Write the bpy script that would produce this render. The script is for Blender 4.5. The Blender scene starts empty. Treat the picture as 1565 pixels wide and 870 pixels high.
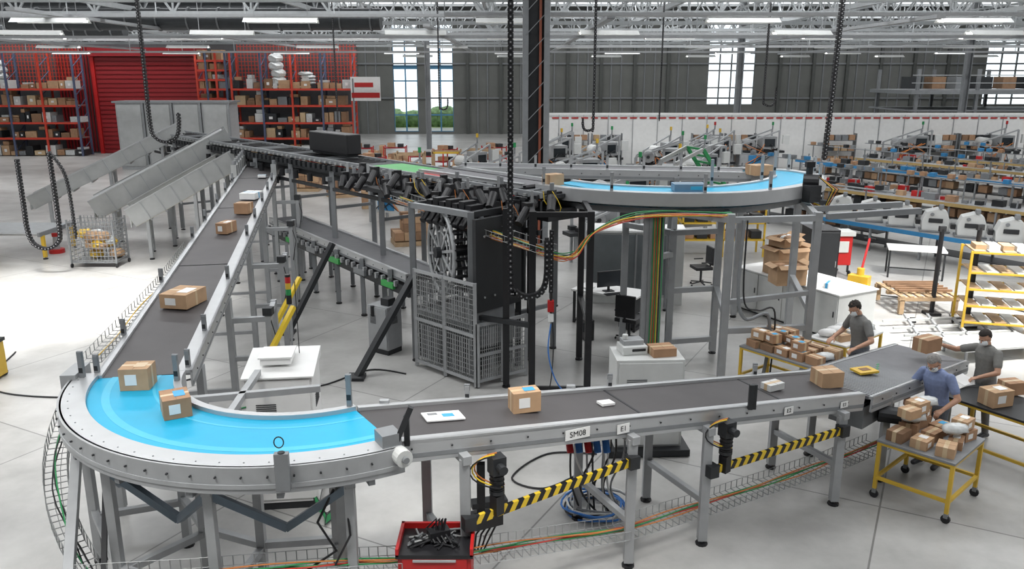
import bpy, math, random
from mathutils import Vector, Matrix, noise
random.seed(7)
V=Vector
sc=bpy.context.scene
# ---------------------------------------------------------------- materials
MATS={}
def mat(name,col,rough=.5,metal=0.,var=.06,scale=6.,emit=0.,bump=0.):
    if name in MATS: return MATS[name]
    m=bpy.data.materials.new(name); m.use_nodes=True
    nt=m.node_tree; bs=nt.nodes['Principled BSDF']
    bs.inputs['Roughness'].default_value=rough; bs.inputs['Metallic'].default_value=metal
    tc=nt.nodes.new('ShaderNodeTexCoord'); nz=nt.nodes.new('ShaderNodeTexNoise'); nz.inputs['Scale'].default_value=scale; nz.inputs['Detail'].default_value=4
    nt.links.new(tc.outputs['Object'],nz.inputs['Vector'])
    rp=nt.nodes.new('ShaderNodeValToRGB')
    rp.color_ramp.elements[0].position=.3; rp.color_ramp.elements[1].position=.7
    lo=[max(0,c*(1-var)) for c in col]; hi=[min(1,c*(1+var)) for c in col]
    rp.color_ramp.elements[0].color=(*lo,1); rp.color_ramp.elements[1].color=(*hi,1)
    nt.links.new(nz.outputs['Fac'],rp.inputs['Fac']); nt.links.new(rp.outputs['Color'],bs.inputs['Base Color'])
    if emit: 
        bs.inputs['Emission Color'].default_value=(*col,1); bs.inputs['Emission Strength'].default_value=emit
    if bump:
        bp=nt.nodes.new('ShaderNodeBump'); bp.inputs['Strength'].default_value=bump; nt.links.new(nz.outputs['Fac'],bp.inputs['Height']); nt.links.new(bp.outputs['Normal'],bs.inputs['Normal'])
    MATS[name]=m; return m
ALU=mat('brushed_aluminium',(.48,.49,.50),.38,.5,.05,3)
STEEL=mat('painted_grey_steel',(.22,.23,.24),.5,.2)
STEELL=mat('light_grey_steel',(.36,.37,.38),.45,.25)
ROOFS=mat('roof_steelwork',(.40,.42,.43),.6,.1)
GALV=mat('galvanised_sheet',(.44,.45,.45),.4,.5,.07,3)
TARP=mat('beige_chute_liner',(.48,.45,.35),.5,0,.06,2)
DARK=mat('dark_machine_steel',(.03,.032,.035),.5,.3)
BLACK=mat('black_plastic',(.010,.010,.012),.45)
BELT=mat('grey_rubber_belt',(.06,.055,.057),.55,0,.12,2)
BELT2=mat('light_grey_belt',(.14,.14,.15),.55)
CYAN=mat('cyan_belt',(.0,.34,.56),.45,0,.03)
CYAN2=mat('cyan_belt_wear_stripe',(.05,.42,.62),.45,0,.03)
WHITE=mat('white_paint',(.78,.78,.77),.4,0,.03)
OFFW=mat('off_white_enamel',(.58,.59,.58),.45,0,.04)
RED=mat('red_paint',(.45,.012,.012),.45)
DRED=mat('dark_red_door',(.24,.006,.010),.5)
ORANGE=mat('rack_beam_red',(.55,.05,.025),.5)
YEL=mat('yellow_paint',(.62,.40,.04),.45)
HYEL=mat('hazard_yellow',(.72,.50,.03),.45)
BLUE=mat('blue_fascia',(.03,.20,.42),.45)
GREEN=mat('green_cable',(.02,.26,.08),.5)
ORC=mat('orange_cable',(.58,.20,.05),.5)
REDC=mat('red_cable',(.50,.03,.02),.5)
BLUC=mat('blue_cable',(.03,.15,.45),.5)
CARD=mat('cardboard',(.36,.21,.12),.8,0,.12,5)
CARD2=mat('cardboard_light',(.45,.29,.17),.8,0,.12,5)
CARD3=mat('cardboard_dark',(.24,.14,.08),.8,0,.12,5)
TAPE=mat('packing_tape',(.55,.41,.25),.3)
PAPER=mat('white_paper',(.78,.78,.77),.6,0,.03)
BTAPE=mat('blue_label',(.05,.33,.60),.5)
PLAST=mat('clear_plastic_wrap',(.55,.57,.57),.2,0,.15,14)
WALLG=mat('grey_wall_cladding',(.155,.16,.15),.7,0,.08,1)
WOOD=mat('raw_wood',(.42,.29,.17),.7,0,.15)
MESHM=mat('wire_mesh_grey',(.30,.31,.31),.5,.3)
SCREEN=mat('monitor_screen',(.02,.025,.03),.15)
LAMPW=mat('fluorescent_tube',(1,1,.97),.5,0,0,1,6)
# ---------------------------------------------------------------- builder
class B:
    def __init__(s,name): s.n=name; s.v=[]; s.f=[]; s.m=[]; s.mats=[]; s.M=Matrix.Identity(4)
    def add(s,vs,fs,mt):
        if mt not in s.mats: s.mats.append(mt)
        i=s.mats.index(mt); o=len(s.v); M=s.M
        s.v+=[M@V(v) for v in vs]; s.f+=[[k+o for k in f] for f in fs]; s.m+=[i]*len(fs)
    def box(s,c,d,mt,rz=0,rx=0,ry=0):
        R=Matrix.Rotation(rz,3,'Z')@Matrix.Rotation(ry,3,'Y')@Matrix.Rotation(rx,3,'X'); c=V(c)
        vs=[c+R@V((x*d[0]/2,y*d[1]/2,z*d[2]/2)) for x in(-1,1) for y in(-1,1) for z in(-1,1)]
        s.add(vs,[(0,1,3,2),(4,6,7,5),(0,4,5,1),(2,3,7,6),(0,2,6,4),(1,5,7,3)],mt)
    def beam(s,p,q,w,h,mt,up=(0,0,1)):
        p=V(p);q=V(q);d=(q-p)
        if d.length<1e-5: return
        d.normalize(); u=V(up)
        if abs(d.dot(u))>.98: u=V((0,1,0)) if abs(d.y)<.9 else V((1,0,0))
        sd=d.cross(u).normalized(); u=sd.cross(d).normalized()
        vs=[e+sd*(x*w/2)+u*(z*h/2) for e in(p,q) for x,z in((-1,-1),(1,-1),(1,1),(-1,1))]
        s.add(vs,[(0,3,2,1),(4,5,6,7),(0,1,5,4),(1,2,6,5),(2,3,7,6),(3,0,4,7)],mt)
    def cyl(s,p,q,r,mt,n=12,r2=None):
        p=V(p);q=V(q);d=(q-p).normalized(); r2=r if r2 is None else r2
        u=V((0,0,1)) if abs(d.z)<.9 else V((1,0,0)); a=d.cross(u).normalized(); b=a.cross(d)
        vs=[];
        for e,rr in((p,r),(q,r2)):
            for k in range(n):
                t=2*math.pi*k/n; vs.append(e+a*(rr*math.cos(t))+b*(rr*math.sin(t)))
        fs=[(k,k+n,(k+1)%n+n,(k+1)%n) for k in range(n)]+[tuple(range(n)),tuple(range(2*n-1,n-1,-1))]
        s.add(vs,fs,mt)
    def tube(s,pts,r,mt,n=6):
        pts=[V(p) for p in pts]; vs=[]; N=len(pts)
        pa=None
        for i,p in enumerate(pts):
            d=(pts[min(i+1,N-1)]-pts[max(i-1,0)]).normalized()
            if pa is None:
                u=V((0,0,1)) if abs(d.z)<.9 else V((1,0,0)); pa=d.cross(u).normalized()
            a=(pa-d*pa.dot(d)).normalized(); pa=a; b=a.cross(d)
            vs+=[p+a*(r*math.cos(2*math.pi*k/n))+b*(r*math.sin(2*math.pi*k/n)) for k in range(n)]
        fs=[(i*n+k,(i+1)*n+k,(i+1)*n+(k+1)%n,i*n+(k+1)%n) for i in range(N-1) for k in range(n)]
        fs+=[tuple(range(n)),tuple(range(N*n-1,(N-1)*n-1,-1))]
        s.add(vs,fs,mt)
    def ell(s,c,r,mt,n=14,m=9,R=None,keep=None,disp=0):
        c=V(c); vs=[];fs=[]
        for i in range(m+1):
            ph=math.pi*i/m
            for k in range(n):
                t=2*math.pi*k/n; u=V((math.sin(ph)*math.cos(t),math.sin(ph)*math.sin(t),math.cos(ph)))
                g=1+disp*noise.noise(u*6) if disp else 1
                q=V((u.x*r[0]*g,u.y*r[1]*g,u.z*r[2]*g))
                vs.append(c+(R@q if R else q))
        for i in range(m):
            for k in range(n):
                if keep:
                    ph=math.pi*(i+.5)/m;t=2*math.pi*(k+.5)/n
                    if not keep(V((math.sin(ph)*math.cos(t),math.sin(ph)*math.sin(t),math.cos(ph)))): continue
                fs.append((i*n+k,(i+1)*n+k,(i+1)*n+(k+1)%n,i*n+(k+1)%n))
        s.add(vs,fs,mt)
    def arc(s,c,r0,r1,a0,a1,z0,z1,mt,n=40):
        vs=[]
        for i in range(n+1):
            a=math.radians(a0+(a1-a0)*i/n); ca,sa=math.cos(a),math.sin(a)
            for r,z in((r0,z0),(r1,z0),(r1,z1),(r0,z1)): vs.append((c[0]+r*ca,c[1]+r*sa,z))
        fs=[(i*4+k,i*4+(k+1)%4,i*4+4+(k+1)%4,i*4+4+k) for i in range(n) for k in range(4)]
        fs+=[(3,2,1,0),(n*4,n*4+1,n*4+2,n*4+3)]
        s.add(vs,fs,mt)
    def ribbon(s,L,R,h,mt):
        n=len(L); vs=[]
        for a,b in zip(L,R):
            a=V(a);b=V(b); d=V((0,0,h)); vs+=[a,b,b-d,a-d]
        fs=[(i*4+k,i*4+4+k,i*4+4+(k+1)%4,i*4+(k+1)%4) for i in range(n-1) for k in range(4)]
        fs+=[(0,1,2,3),(n*4-1,n*4-2,n*4-3,n*4-4)]
        s.add(vs,fs,mt)
    def done(s,bevel=0,smooth=False,parent=None):
        xs=[v.x for v in s.v];ys=[v.y for v in s.v];zs=[v.z for v in s.v]
        o=V(((min(xs)+max(xs))/2,(min(ys)+max(ys))/2,min(zs)))
        me=bpy.data.meshes.new(s.n); me.from_pydata([v-o for v in s.v],[],s.f); me.update()
        for m in s.mats: me.materials.append(m)
        me.polygons.foreach_set('material_index',s.m)
        import bmesh
        bm=bmesh.new(); bm.from_mesh(me); bmesh.ops.recalc_face_normals(bm,faces=bm.faces); bm.to_mesh(me); bm.free()
        if smooth:
            me.polygons.foreach_set('use_smooth',[True]*len(me.polygons))
        ob=bpy.data.objects.new(s.n,me); ob.location=o; bpy.context.collection.objects.link(ob)
        if bevel:
            b=ob.modifiers.new('bevel','BEVEL'); b.width=bevel; b.segments=2; b.limit_method='ANGLE'; b.angle_limit=math.radians(40)
        if parent: 
            ob.parent=parent; ob.matrix_parent_inverse=parent.matrix_world.inverted()
        return ob
def clone(ob,loc,rz=0,sc_=1):
    o=ob.copy(); bpy.context.collection.objects.link(o); o.location=loc; o.rotation_euler=(0,0,rz); o.scale=(sc_,)*3; return o
def text(body,loc,size,rot,mt,parent):
    c=bpy.data.curves.new('lettering','FONT'); c.body=body; c.size=size; c.align_x='CENTER'; c.align_y='CENTER'; c.extrude=.001; c.materials.append(mt)
    o=bpy.data.objects.new('lettering',c); bpy.context.collection.objects.link(o); o.location=loc; o.rotation_euler=rot
    bpy.context.view_layer.update()
    o.parent=parent; o.matrix_parent_inverse=parent.matrix_world.inverted()
# ---------------------------------------------------------------- floor / shell
fm=bpy.data.materials.new('polished_concrete'); fm.use_nodes=True; nt=fm.node_tree; bs=nt.nodes['Principled BSDF']
tc=nt.nodes.new('ShaderNodeTexCoord'); mp=nt.nodes.new('ShaderNodeMapping'); mp.inputs['Rotation'].default_value=(0,0,math.radians(28))
br=nt.nodes.new('ShaderNodeTexBrick'); br.offset=0; br.inputs['Scale'].default_value=1; br.inputs['Brick Width'].default_value=3.6; br.inputs['Row Height'].default_value=3.6; br.inputs['Mortar Size'].default_value=.012
br.inputs['Color1'].default_value=(1,1,1,1);br.inputs['Color2'].default_value=(.93,.93,.93,1);br.inputs['Mortar'].default_value=(.45,.45,.45,1)
nz=nt.nodes.new('ShaderNodeTexNoise'); nz.inputs['Scale'].default_value=.7; nz.inputs['Detail'].default_value=8; nz.inputs['Roughness'].default_value=.65
rp=nt.nodes.new('ShaderNodeValToRGB'); rp.color_ramp.elements[0].position=.3; rp.color_ramp.elements[0].color=(.32,.315,.305,1); rp.color_ramp.elements[1].position=.72; rp.color_ramp.elements[1].color=(.53,.525,.51,1)
mx=nt.nodes.new('ShaderNodeMix'); mx.data_type='RGBA'; mx.blend_type='MULTIPLY'; mx.inputs[0].default_value=1
L=nt.links.new
L(tc.outputs['Object'],mp.inputs['Vector']);L(mp.outputs['Vector'],br.inputs['Vector']);L(tc.outputs['Object'],nz.inputs['Vector']);L(nz.outputs['Fac'],rp.inputs['Fac']);L(rp.outputs['Color'],mx.inputs[6]);L(br.outputs['Color'],mx.inputs[7]);L(mx.outputs[2],bs.inputs['Base Color'])
bs.inputs['Roughness'].default_value=.34
b=B('floor'); b.box((2,35,-.1),(110,100,.2),fm); b.done()
ROOF=mat('roof_deck',(.24,.25,.25),.8)
SKYL=mat('skylight_panel',(.95,.98,1),.5,0,0,1,1.3)
b=B('ceiling'); b.box((2,35,11.1),(110,100,.2),ROOF)
for y in range(5,84,11): b.box((2,y,10.98),(100,1.8,.04),SKYL)
b.done()
def wallsegs(b,y,x0,x1,z1,wins,mt,th=.3):
    cur=x0
    for a,c,z0w,z1w in wins:
        b.box(((cur+a)/2,y,z1/2),(a-cur,th,z1),mt)
        if z0w>0: b.box(((a+c)/2,y,z0w/2),(c-a,th,z0w),mt)
        b.box(((a+c)/2,y,(z1+z1w)/2),(c-a,th,z1-z1w),mt); cur=c
    b.box(((cur+x1)/2,y,z1/2),(x1-cur,th,z1),mt)
wins=[(-10.7,-8.5,.2,9.6),(-7.6,-5.3,.2,9.6),(17.6,21.8,2.6,9.8),(42.5,48,2.6,9.8)]
b=B('wall_back'); wallsegs(b,76,-53,57,11,wins,WALLG)
PIL=mat('wall_pilaster_steel',(.08,.085,.08),.6)
for x in list(range(-50,-12,3))+list(range(-4,17,3))+list(range(24,42,3)):
    b.beam((x,75.7,0),(x,75.7,8.6),.28,.25,PIL)
    b.beam((x+.9,75.8,0),(x+.9,75.8,8.6),.1,.1,STEEL); b.beam((x+1.8,75.8,0),(x+1.8,75.8,8.6),.1,.1,STEEL)
for z in(3.2,6.2,8.6): b.box((2,75.75,z),(105,.12,.14),STEEL)
for x in range(-50,50,6): b.beam((x,75.6,8.6),(x+3,75.6,11),.2,.2,STEEL); b.beam((x+6,75.6,8.6),(x+3,75.6,11),.2,.2,STEEL)
b.done()
WB=mat('window_frame_blue',(.08,.25,.42),.4)
for i,(a,c,z0,z1) in enumerate(wins):
    b=B('window_%d'%(i+1)); fmx=WB if i<2 else STEEL
    n=2 if i<2 else 4
    for k in range(n+1):
        x=a+(c-a)*k/n; b.beam((x,76,z0),(x,76,z1),.12,.12,fmx)
    z=z0
    while z<z1-.1: b.beam((a,76,z),(c,76,z),.1,.12,fmx); z+=1.5
    if i<2: b.box(((a+c)/2,76,5.9),(c-a,.1,.35),fmx)
    b.done()
b=B('hedge'); HG=mat('hedge_green',(.22,.34,.16),.9,0,.4,3,0,.5)
for k in range(60): b.ell((-22+k*.9+random.random(),88+random.random()*2,.5),(1.1,1,.9+random.random()*.7),HG,8,6,disp=.3)
b.done()
b=B('ground_outside'); b.box((2,105,-.15),(200,40,.1),mat('grass',(.25,.32,.12),.9)); b.done()
b=B('wall_left'); b.box((-52.9,35,5.5),(.3,100,11),WALLG); b.done()
b=B('wall_right'); b.box((57,35,5.5),(.3,100,11),WALLG); b.done()
b=B('wall_front'); b.box((2,-14.9,5.5),(110,.3,11),WALLG); b.done()
b=B('wall_red_cladding'); b.box((-31.5,57.2,3.6),(42,.25,7.2),mat('wall_dark_grey',(.07,.07,.075),.7))
for k in range(17): b.box((-30.6+k*.22,57.02,3.6),(.12,.08,7),DRED)
b.done()
b=B('door_1')
b.box((-24.3,56.75,3.2),(7.3,.12,6.4),DRED)
for k in range(22): b.box((-24.3,56.66,.15+k*.29),(7.2,.08,.2),DRED)
for x in(-28.05,-20.55): b.box((x,56.7,3.3),(.22,.3,6.7),RED)
b.box((-24.3,56.6,6.7),(7.8,.5,.55),DRED); b.box((-25,56.55,2.4),(1.6,.05,.8),RED); b.done()
b=B('wall_partition'); b.box((19,48,1.55),(34,.12,3.1),WHITE)
for k in range(24): b.box((2.7+k*1.42,47.92,1.5),(.04,.04,3),STEELL)
b.box((19,47.92,2.95),(34,.03,.12),OFFW)
for k in range(60): b.box((2.5+k*.56,47.9,2.82),(.4,.03,.07),RED)
b.done()
# ---------------------------------------------------------------- roof structure
def truss(y):
    b=B('roof_truss')
    for x0 in range(-52,56,3):
        b.beam((x0,y,7.5),(x0+1.5,y,9.7),.07,.07,ROOFS); b.beam((x0+1.5,y,9.7),(x0+3,y,7.5),.07,.07,ROOFS)
        b.beam((x0,y,7.5),(x0,y,9.7),.06,.06,ROOFS)
    b.beam((-52,y,7.5),(56,y,7.5),.22,.16,ROOFS); b.beam((-52,y,9.7),(56,y,9.7),.22,.16,ROOFS)
    return b.done()
t0=truss(27)
for y in(33,39,45,51,57,63,69): clone(t0,(t0.location.x,y,t0.location.z))
b=B('roof_purlins')
for x in range(-50,56,7):
    b.beam((x,20,7.75),(x,75,7.75),.14,.18,ROOFS)
    for y in range(20,74,3): b.beam((x,y,7.75),(x,y+1.5,8.9),.05,.05,ROOFS); b.beam((x,y+1.5,8.9),(x,y+3,7.75),.05,.05,ROOFS)
    b.beam((x,20,8.9),(x,75,8.9),.1,.1,ROOFS)
b.done()
b=B('cable_tray_overhead')
for y,z,x0,x1 in((25.5,6.95,-2,30),(29,7.15,-30,10),(32,6.7,-3,45),(37,6.8,-40,45),(43,6.6,0,45),(49,6.5,-40,50)):
    b.box(((x0+x1)/2,y,z),(x1-x0,.3,.1),STEELL); 
    for x in range(int(x0),int(x1),3): b.beam((x,y,z),(x,y,8),.03,.03,ROOFS)
for x,y0,y1,z in((-14,24,55.5,7),(3,26,70,6.9),(12,24,60,6.8),(22,30,70,6.9),(-3,30,70,6.9),(-24,30,55.5,6.8)):
    b.box((x,(y0+y1)/2,z),(.25,y1-y0,.1),STEELL)
b.done()
b=B('ventilation_duct')
DG=mat('dark_duct',(.07,.075,.08),.45,.5)
for yy,z,x0,x1,r in((34,7.35,-20,-5.2,.42),(37,7.9,-30,-8,.5),(42,7.4,-40,-19,.4)):
    x=x0
    b.cyl((x0,yy,z),(x1,yy,z),r,DG,20)
    while x<x1: b.cyl((x,yy,z),(x+.06,yy,z),r+.04,STEEL,20); x+=1.2
b.done()
b=B('industrial_pendant_light')
b.box((0,0,.0),(2.2,.16,.08),OFFW); b.add([(-1.1,-.28,-.12),(1.1,-.28,-.12),(1.1,-.08,0.02),(-1.1,-.08,.02)],[(0,1,2,3)],OFFW); b.add([(-1.1,.28,-.12),(1.1,.28,-.12),(1.1,.08,0.02),(-1.1,.08,.02)],[(0,3,2,1)],OFFW)
for s_ in(-.12,.12): b.cyl((-1.05,s_,-.07),(1.05,s_,-.07),.025,LAMPW,8)
for x in(-.8,.8): b.beam((x,0,0),(x,0,1.2),.015,.015,STEELL)
l0=b.done(); first=True
for y in(26,31,38,46,54,63):
    for x in range(-28,36,7):
        xx=x+(3.5 if y in(31,46) else 0)
        if first: l0.location=(xx,y,6.5); first=False
        else: clone(l0,(xx,y,6.5+ (y%3)*.12),.12*((y%4)-1.5))
b=B('steel_column'); RB=mat('red_oxide_steel',(.32,.09,.05),.6)
for x in(.38,.98): b.box((x,24,4.9),(.16,.5,9.8),STEEL)
b.box((.68,24.1,4.9),(.44,.06,9.8),DARK); b.box((.80,23.95,4.9),(.07,.1,9.8),RB)
for k in range(16): b.beam((.4,23.75,.3+k*.6),(.98,23.75,.9+k*.6),.04,.02,STEEL)
b.done()
for x,y in((14,52),(28,52),(-6,60)):
    b=B('steel_column'); b.box((x,y,4.9),(.3,.08,9.8),STEEL); b.box((x-.15,y,4.9),(.06,.35,9.8),STEEL); b.box((x+.15,y,4.9),(.06,.35,9.8),STEEL); b.done()
# ---------------------------------------------------------------- conveyors
def leg(b,x,y,z1,m=STEELL,w=.09,foot=True):
    b.beam((x,y,.06),(x,y,z1),w,w,m)
    b.cyl((x,y,0),(x,y,.03),.07,BLACK,10); b.cyl((x,y,.02),(x,y,.12),.018,STEEL,6)
def bracketpost(b,p,h=.22,m=STEELL):
    p=V(p); b.box(p+V((0,0,h/2)),(.05,.05,h),m); b.box(p+V((0,0,h*.9)),(.06,.03,.07),STEEL); b.box(p+V((0,0,h*.3)),(.045,.052,.06),DARK)
def straight(b,P0,P1,w,belt,railw=(.1,.1),depth=.2,raised=.035):
    P0=V(P0);P1=V(P1); d=(P1-P0).normalized(); n=d.cross(V((0,0,1))).normalized(); up=n.cross(d)
    b.beam(P0-up*.02,P1-up*.02,w,.04,belt)
    for sg,rw in((1,railw[0]),(-1,railw[1])):
        o=n*sg*(w/2+rw/2)
        b.beam(P0+o+up*(raised-.02),P1+o+up*(raised-.02),rw,.04,ALU)
        o2=n*sg*(w/2+rw-.015)
        b.beam(P0+o2+up*(raised-depth/2),P1+o2+up*(raised-depth/2),.03,depth,ALU)
        b.beam(P0+o2+n*sg*.012-up*.12,P1+o2+n*sg*.012-up*.12,.012,.05,STEEL)
        L_=(P1-P0).length; k=.25
        while k<L_:
            q=P0+d*k+o2+n*sg*.02-up*.05; b.cyl(q,q+n*sg*.01,.012,DARK,6); k+=.4
    b.beam(P0-up*.16,P1-up*.16,w*.8,.03,BELT)
    L_=(P1-P0).length; k=.5
    while k<L_:
        b.beam(P0+d*k-n*w/2-up*.12,P0+d*k+n*w/2-up*.12,.05,.05,STEEL); k+=1.
    return d,n,up
C=(-2.33,8.80); Z=1.95
b=B('curved_belt_conveyor')
A0,A1=187,303
b.arc(C,1.42,2.26,A0,A1,Z-.04,Z,CYAN,60)
b.arc(C,1.60,1.63,A0,A1,Z,Z+.002,CYAN2,60); b.arc(C,2.04,2.12,A0,A1,Z,Z+.002,CYAN2,60)
b.arc(C,1.42,2.26,A0,A1,Z-.2,Z-.17,BELT2,40)
b.arc(C,2.26,2.50,A0-1,A1,Z+.0,Z+.045,ALU,60); b.arc(C,2.48,2.52,A0-1,A1,Z-.2,Z+.045,STEELL,60)
b.arc(C,2.51,2.53,A0,A1,Z-.15,Z-.11,STEELL,60)
b.arc(C,1.34,1.42,A0,A1,Z-.2,Z+.045,ALU,40)
def pol(r,a,z=0): return V((C[0]+r*math.cos(math.radians(a)),C[1]+r*math.sin(math.radians(a)),z))
for a in range(A0+4,A1,5):
    b.cyl(pol(2.52,a,Z-.04),pol(2.54,a,Z-.04),.010,DARK,6); b.cyl(pol(2.42,a,Z+.04),pol(2.42,a,Z+.05),.008,STEEL,6)
for a in range(A0+1,A1,18):
    b.beam(pol(1.36,a,Z-.23),pol(2.5,a,Z-.23),.06,.06,STEEL)
b.box(pol(2.52,186,Z-.05),(.16,.42,.3),STEELL,math.radians(6)); b.box(pol(2.36,A1-2,Z+.10),(.18,.2,.12),STEEL,math.radians(30)); b.cyl(pol(2.5,A1-1,Z-.02),pol(2.62,A1-1,Z-.02),.08,OFFW,16); b.cyl(pol(2.62,A1-1,Z-.02),pol(2.66,A1-1,Z-.02),.03,STEEL,12)
b.box(pol(2.56,279,Z+.02),(.12,.06,.34),STEEL,.1); b.cyl(pol(2.56,279,Z+.19),pol(2.56,279,Z+.2),.03,BLACK)
b.tube([pol(2.5,278.5+.9*math.cos(t),Z+.26+.05*math.sin(t)) for t in [i*math.pi/8 for i in range(17)]],.006,BLACK,5)
for r,a in((1.38,200),(2.4,189)): bracketpost(b,pol(r,a,Z+.04),.3,STEEL)
bracketpost(b,pol(1.37,301,Z+.04),.34,STEEL); b.beam(pol(2.42,302,Z+.04),pol(2.5,305,Z+.4),.05,.05,DARK)
for a in(200,232,262,292):
    for r in(1.45,2.35): leg(b,*pol(r,a)[:2],Z-.22,STEELL,.085)
    b.beam(pol(1.45,a,Z-.26),pol(2.4,a,Z-.26),.09,.09,STEELL); b.beam(pol(1.45,a,.55),pol(2.35,a,.55),.07,.07,STEELL)
BL=mat('brace_blue_grey',(.12,.16,.20),.4,.3)
for a,c in((200,232),(232,262),(262,292)):
    b.beam(pol(2.35,a,.6),pol(2.35,c,.6),.07,.07,STEELL); b.beam(pol(1.45,a,.6),pol(1.45,c,.6),.07,.07,STEELL)
    b.beam(pol(2.35,a,Z-.3),pol(2.05,(a+c)/2,1.15),.07,.07,BL); b.beam(pol(2.35,c,Z-.3),pol(2.05,(a+c)/2,1.15),.07,.07,BL)
b.beam(pol(1.35,205,Z-.15),(-2.15,8.6,Z-.15),.07,.07,STEELL); b.beam(pol(1.35,245,Z-.15),(-3.0,9.1,Z-.15),.07,.07,STEELL); b.beam(pol(1.35,232,Z-.3),(-2.3,8.1,Z-.3),.06,.06,STEELL)
cc=b.done(bevel=.004)
b=B('grey_outrigger_frame')
b.beam((-4.0,6.45,.66),(-1.55,6.72,.72),.1,.1,STEELL); b.beam((-4.55,7.9,1.5),(-4.0,6.45,.7),.09,.12,STEELL); b.beam((-4.35,8.1,1.5),(-3.7,6.5,.7),.05,.05,BLACK)
leg(b,-1.55,6.72,1.6); leg(b,-4.0,6.45,.7); leg(b,-2.7,6.6,.7)
for x in(-3.4,-2.1): b.box((x,6.5,.8),(.16,.08,.14),STEEL); b.cyl((x,6.44,.8),(x,6.40,.8),.03,BLACK,8)
b.tube([(-1.6,6.65,1.6),(-1.75,6.6,1.3),(-1.6,6.62,1.0),(-1.9,6.58,.8)],.014,BLACK,6); b.tube([(-1.5,6.65,1.6),(-1.45,6.55,1.2),(-1.6,6.55,.9)],.012,BLACK,6)
b.done(bevel=.004)
def basket(name,pts,w=.35,h=.12,sp=.1,r=.005,mt=MESHM,cables=()):
    b=B(name); P=[]
    for i in range(len(pts)-1):
        a=V(pts[i]);c=V(pts[i+1]); n=max(1,int((c-a).length/sp))
        for k in range(n): P.append(a.lerp(c,k/n))
    P.append(V(pts[-1])); rows=[[] for _ in range(6)]
    for i,p in enumerate(P):
        d=(P[min(i+1,len(P)-1)]-P[max(i-1,0)]); d.z=0; d.normalize(); n=V((-d.y,d.x,0))
        q=[p+n*w/2+V((0,0,h)),p+n*w/2,p+n*w/6,p-n*w/6,p-n*w/2,p-n*w/2+V((0,0,h))]
        for k in range(6): rows[k].append(q[k])
        for k in range(5): b.beam(q[k],q[k+1],r*2,r*2,mt)
    for rw in rows: b.tube(rw,r,mt,4)
    for k,cm in enumerate(cables):
        b.tube([p+V((.03*math.sin(i*.3+k),.03*math.cos(i*.25+k*2),.02+.012*k)) for i,p in enumerate(P)],.008,cm,5)
    return b.done()
basket('wire_cable_basket',[pol(2.62,a,1.6-.019*(a-184)) for a in range(184,236,5)],.22,.12,.07,.004,MESHM,(BLACK,BLACK,GREEN))
basket('wire_cable_basket',[(-3.9,6.3,.85),(-2.9,6.4,.85),(-1.5,6.6,.85),(-.8,7.05,.6),(1.2,8.0,.35),(2.2,8.6,.3),(4.2,9.75,.3),(5,10.3,.3)],.34,.1,.09,.004,MESHM,(ORC,GREEN,REDC,GREEN,ORC))
basket('wire_cable_basket',[(-5.05,9.3,1.85),(-5.5,12.5,2.0),(-6.0,15.,2.1)],.22,.1,.14,.004,MESHM,(YEL,))
S0=V((-4.15,8.58,Z)); S1=V((-7.45,25,2.8))
b=B('inclined_belt_conveyor')
d,n,up=straight(b,S0,S1,.78,BELT,(.17,.08),.2)
L0=(S1-S0).length
for k in(4.6,9.2,13): 
    b.beam(S0+d*k-n*.39+up*.003,S0+d*k+n*.39+up*.003,.03,.008,DARK)
for k in(.6,3.2,6.2,9.2,12.2,15.2):
    c=S0+d*k
    for sg in(-.53,.53): leg(b,(c+n*sg).x,(c+n*sg).y,c.z-.15)
    b.beam(c-n*.55-up*.22,c+n*.55-up*.22,.08,.08,STEELL)
    g=V((c.x,c.y,.5)); b.beam(g-n*.53,g+n*.53,.06,.06,STEELL)
    if k>2 and k<13:
        o=c+n*1.1; leg(b,o.x,o.y,c.z-.45); b.beam((o.x,o.y,c.z-.5),V((c.x,c.y,c.z-.5))+n*.53,.08,.08,STEELL)
        b.beam((o.x,o.y,1.0),V((c.x,c.y,1.0))+n*.53,.07,.07,STEELL)
        o2=o+d*.9; leg(b,o2.x,o2.y,c.z-.45); b.beam((o.x,o.y,c.z-.5),(o2.x,o2.y,c.z-.5),.08,.08,STEELL)
        b.box(V((o.x,o.y,c.z-.38)),(.14,.14,.12),DARK); b.tube([(o.x,o.y,c.z-.4),(o.x+.12,o.y-.1,c.z-.75),(o.x+.02,o.y-.05,c.z-1.2)],.01,BLACK,5)
for k in (.1,1.3,3.6,6.4,7.9,9.6,11,12.3,14):
    for sg in(-.46,.5): bracketpost(b,S0+d*k+n*sg+up*.03,.2,STEEL)
for k in(2.5,4.4): 
    c=S0+d*k+n*.95; b.beam((c.x,c.y+.3,1.0),(c.x+.35,c.y+.9,1.75),.07,.07,HYEL)
b.done(bevel=.003)
b=B('pneumatic_diverter_row')
for k in range(9):
    p=S0+d*(13.2+k*.42)
    for sg in(-.5,.5):
        q=p+n*sg; b.box(q+V((0,0,.16)),(.14,.14,.32),GALV); b.cyl(q+V((0,0,.3)),q+V((0,0,.42)),.05,STEEL,10); b.box(q+V((0,0,-.1)),(.2,.12,.16),DARK)
b.done()
R0=V((-1.36,7.24,Z)); R1=V((4.15,9.9,1.35)); R2=V((6.45,11.95,1.06))
b=B('descending_belt_conveyor')
d,n,up=straight(b,R0,R1,.80,BELT,(.1,.07),.22)
for k in(2.9,4.9): b.beam(R0+d*k-n*.4+up*.003,R0+d*k+n*.4+up*.003,.03,.008,DARK)
dh=V((d.x,d.y,0)).normalized()
def nearpt(s_,off,z): return V((R0.x+dh.x*s_+n.x*off,R0.y+dh.y*s_+n.y*off,z))
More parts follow.
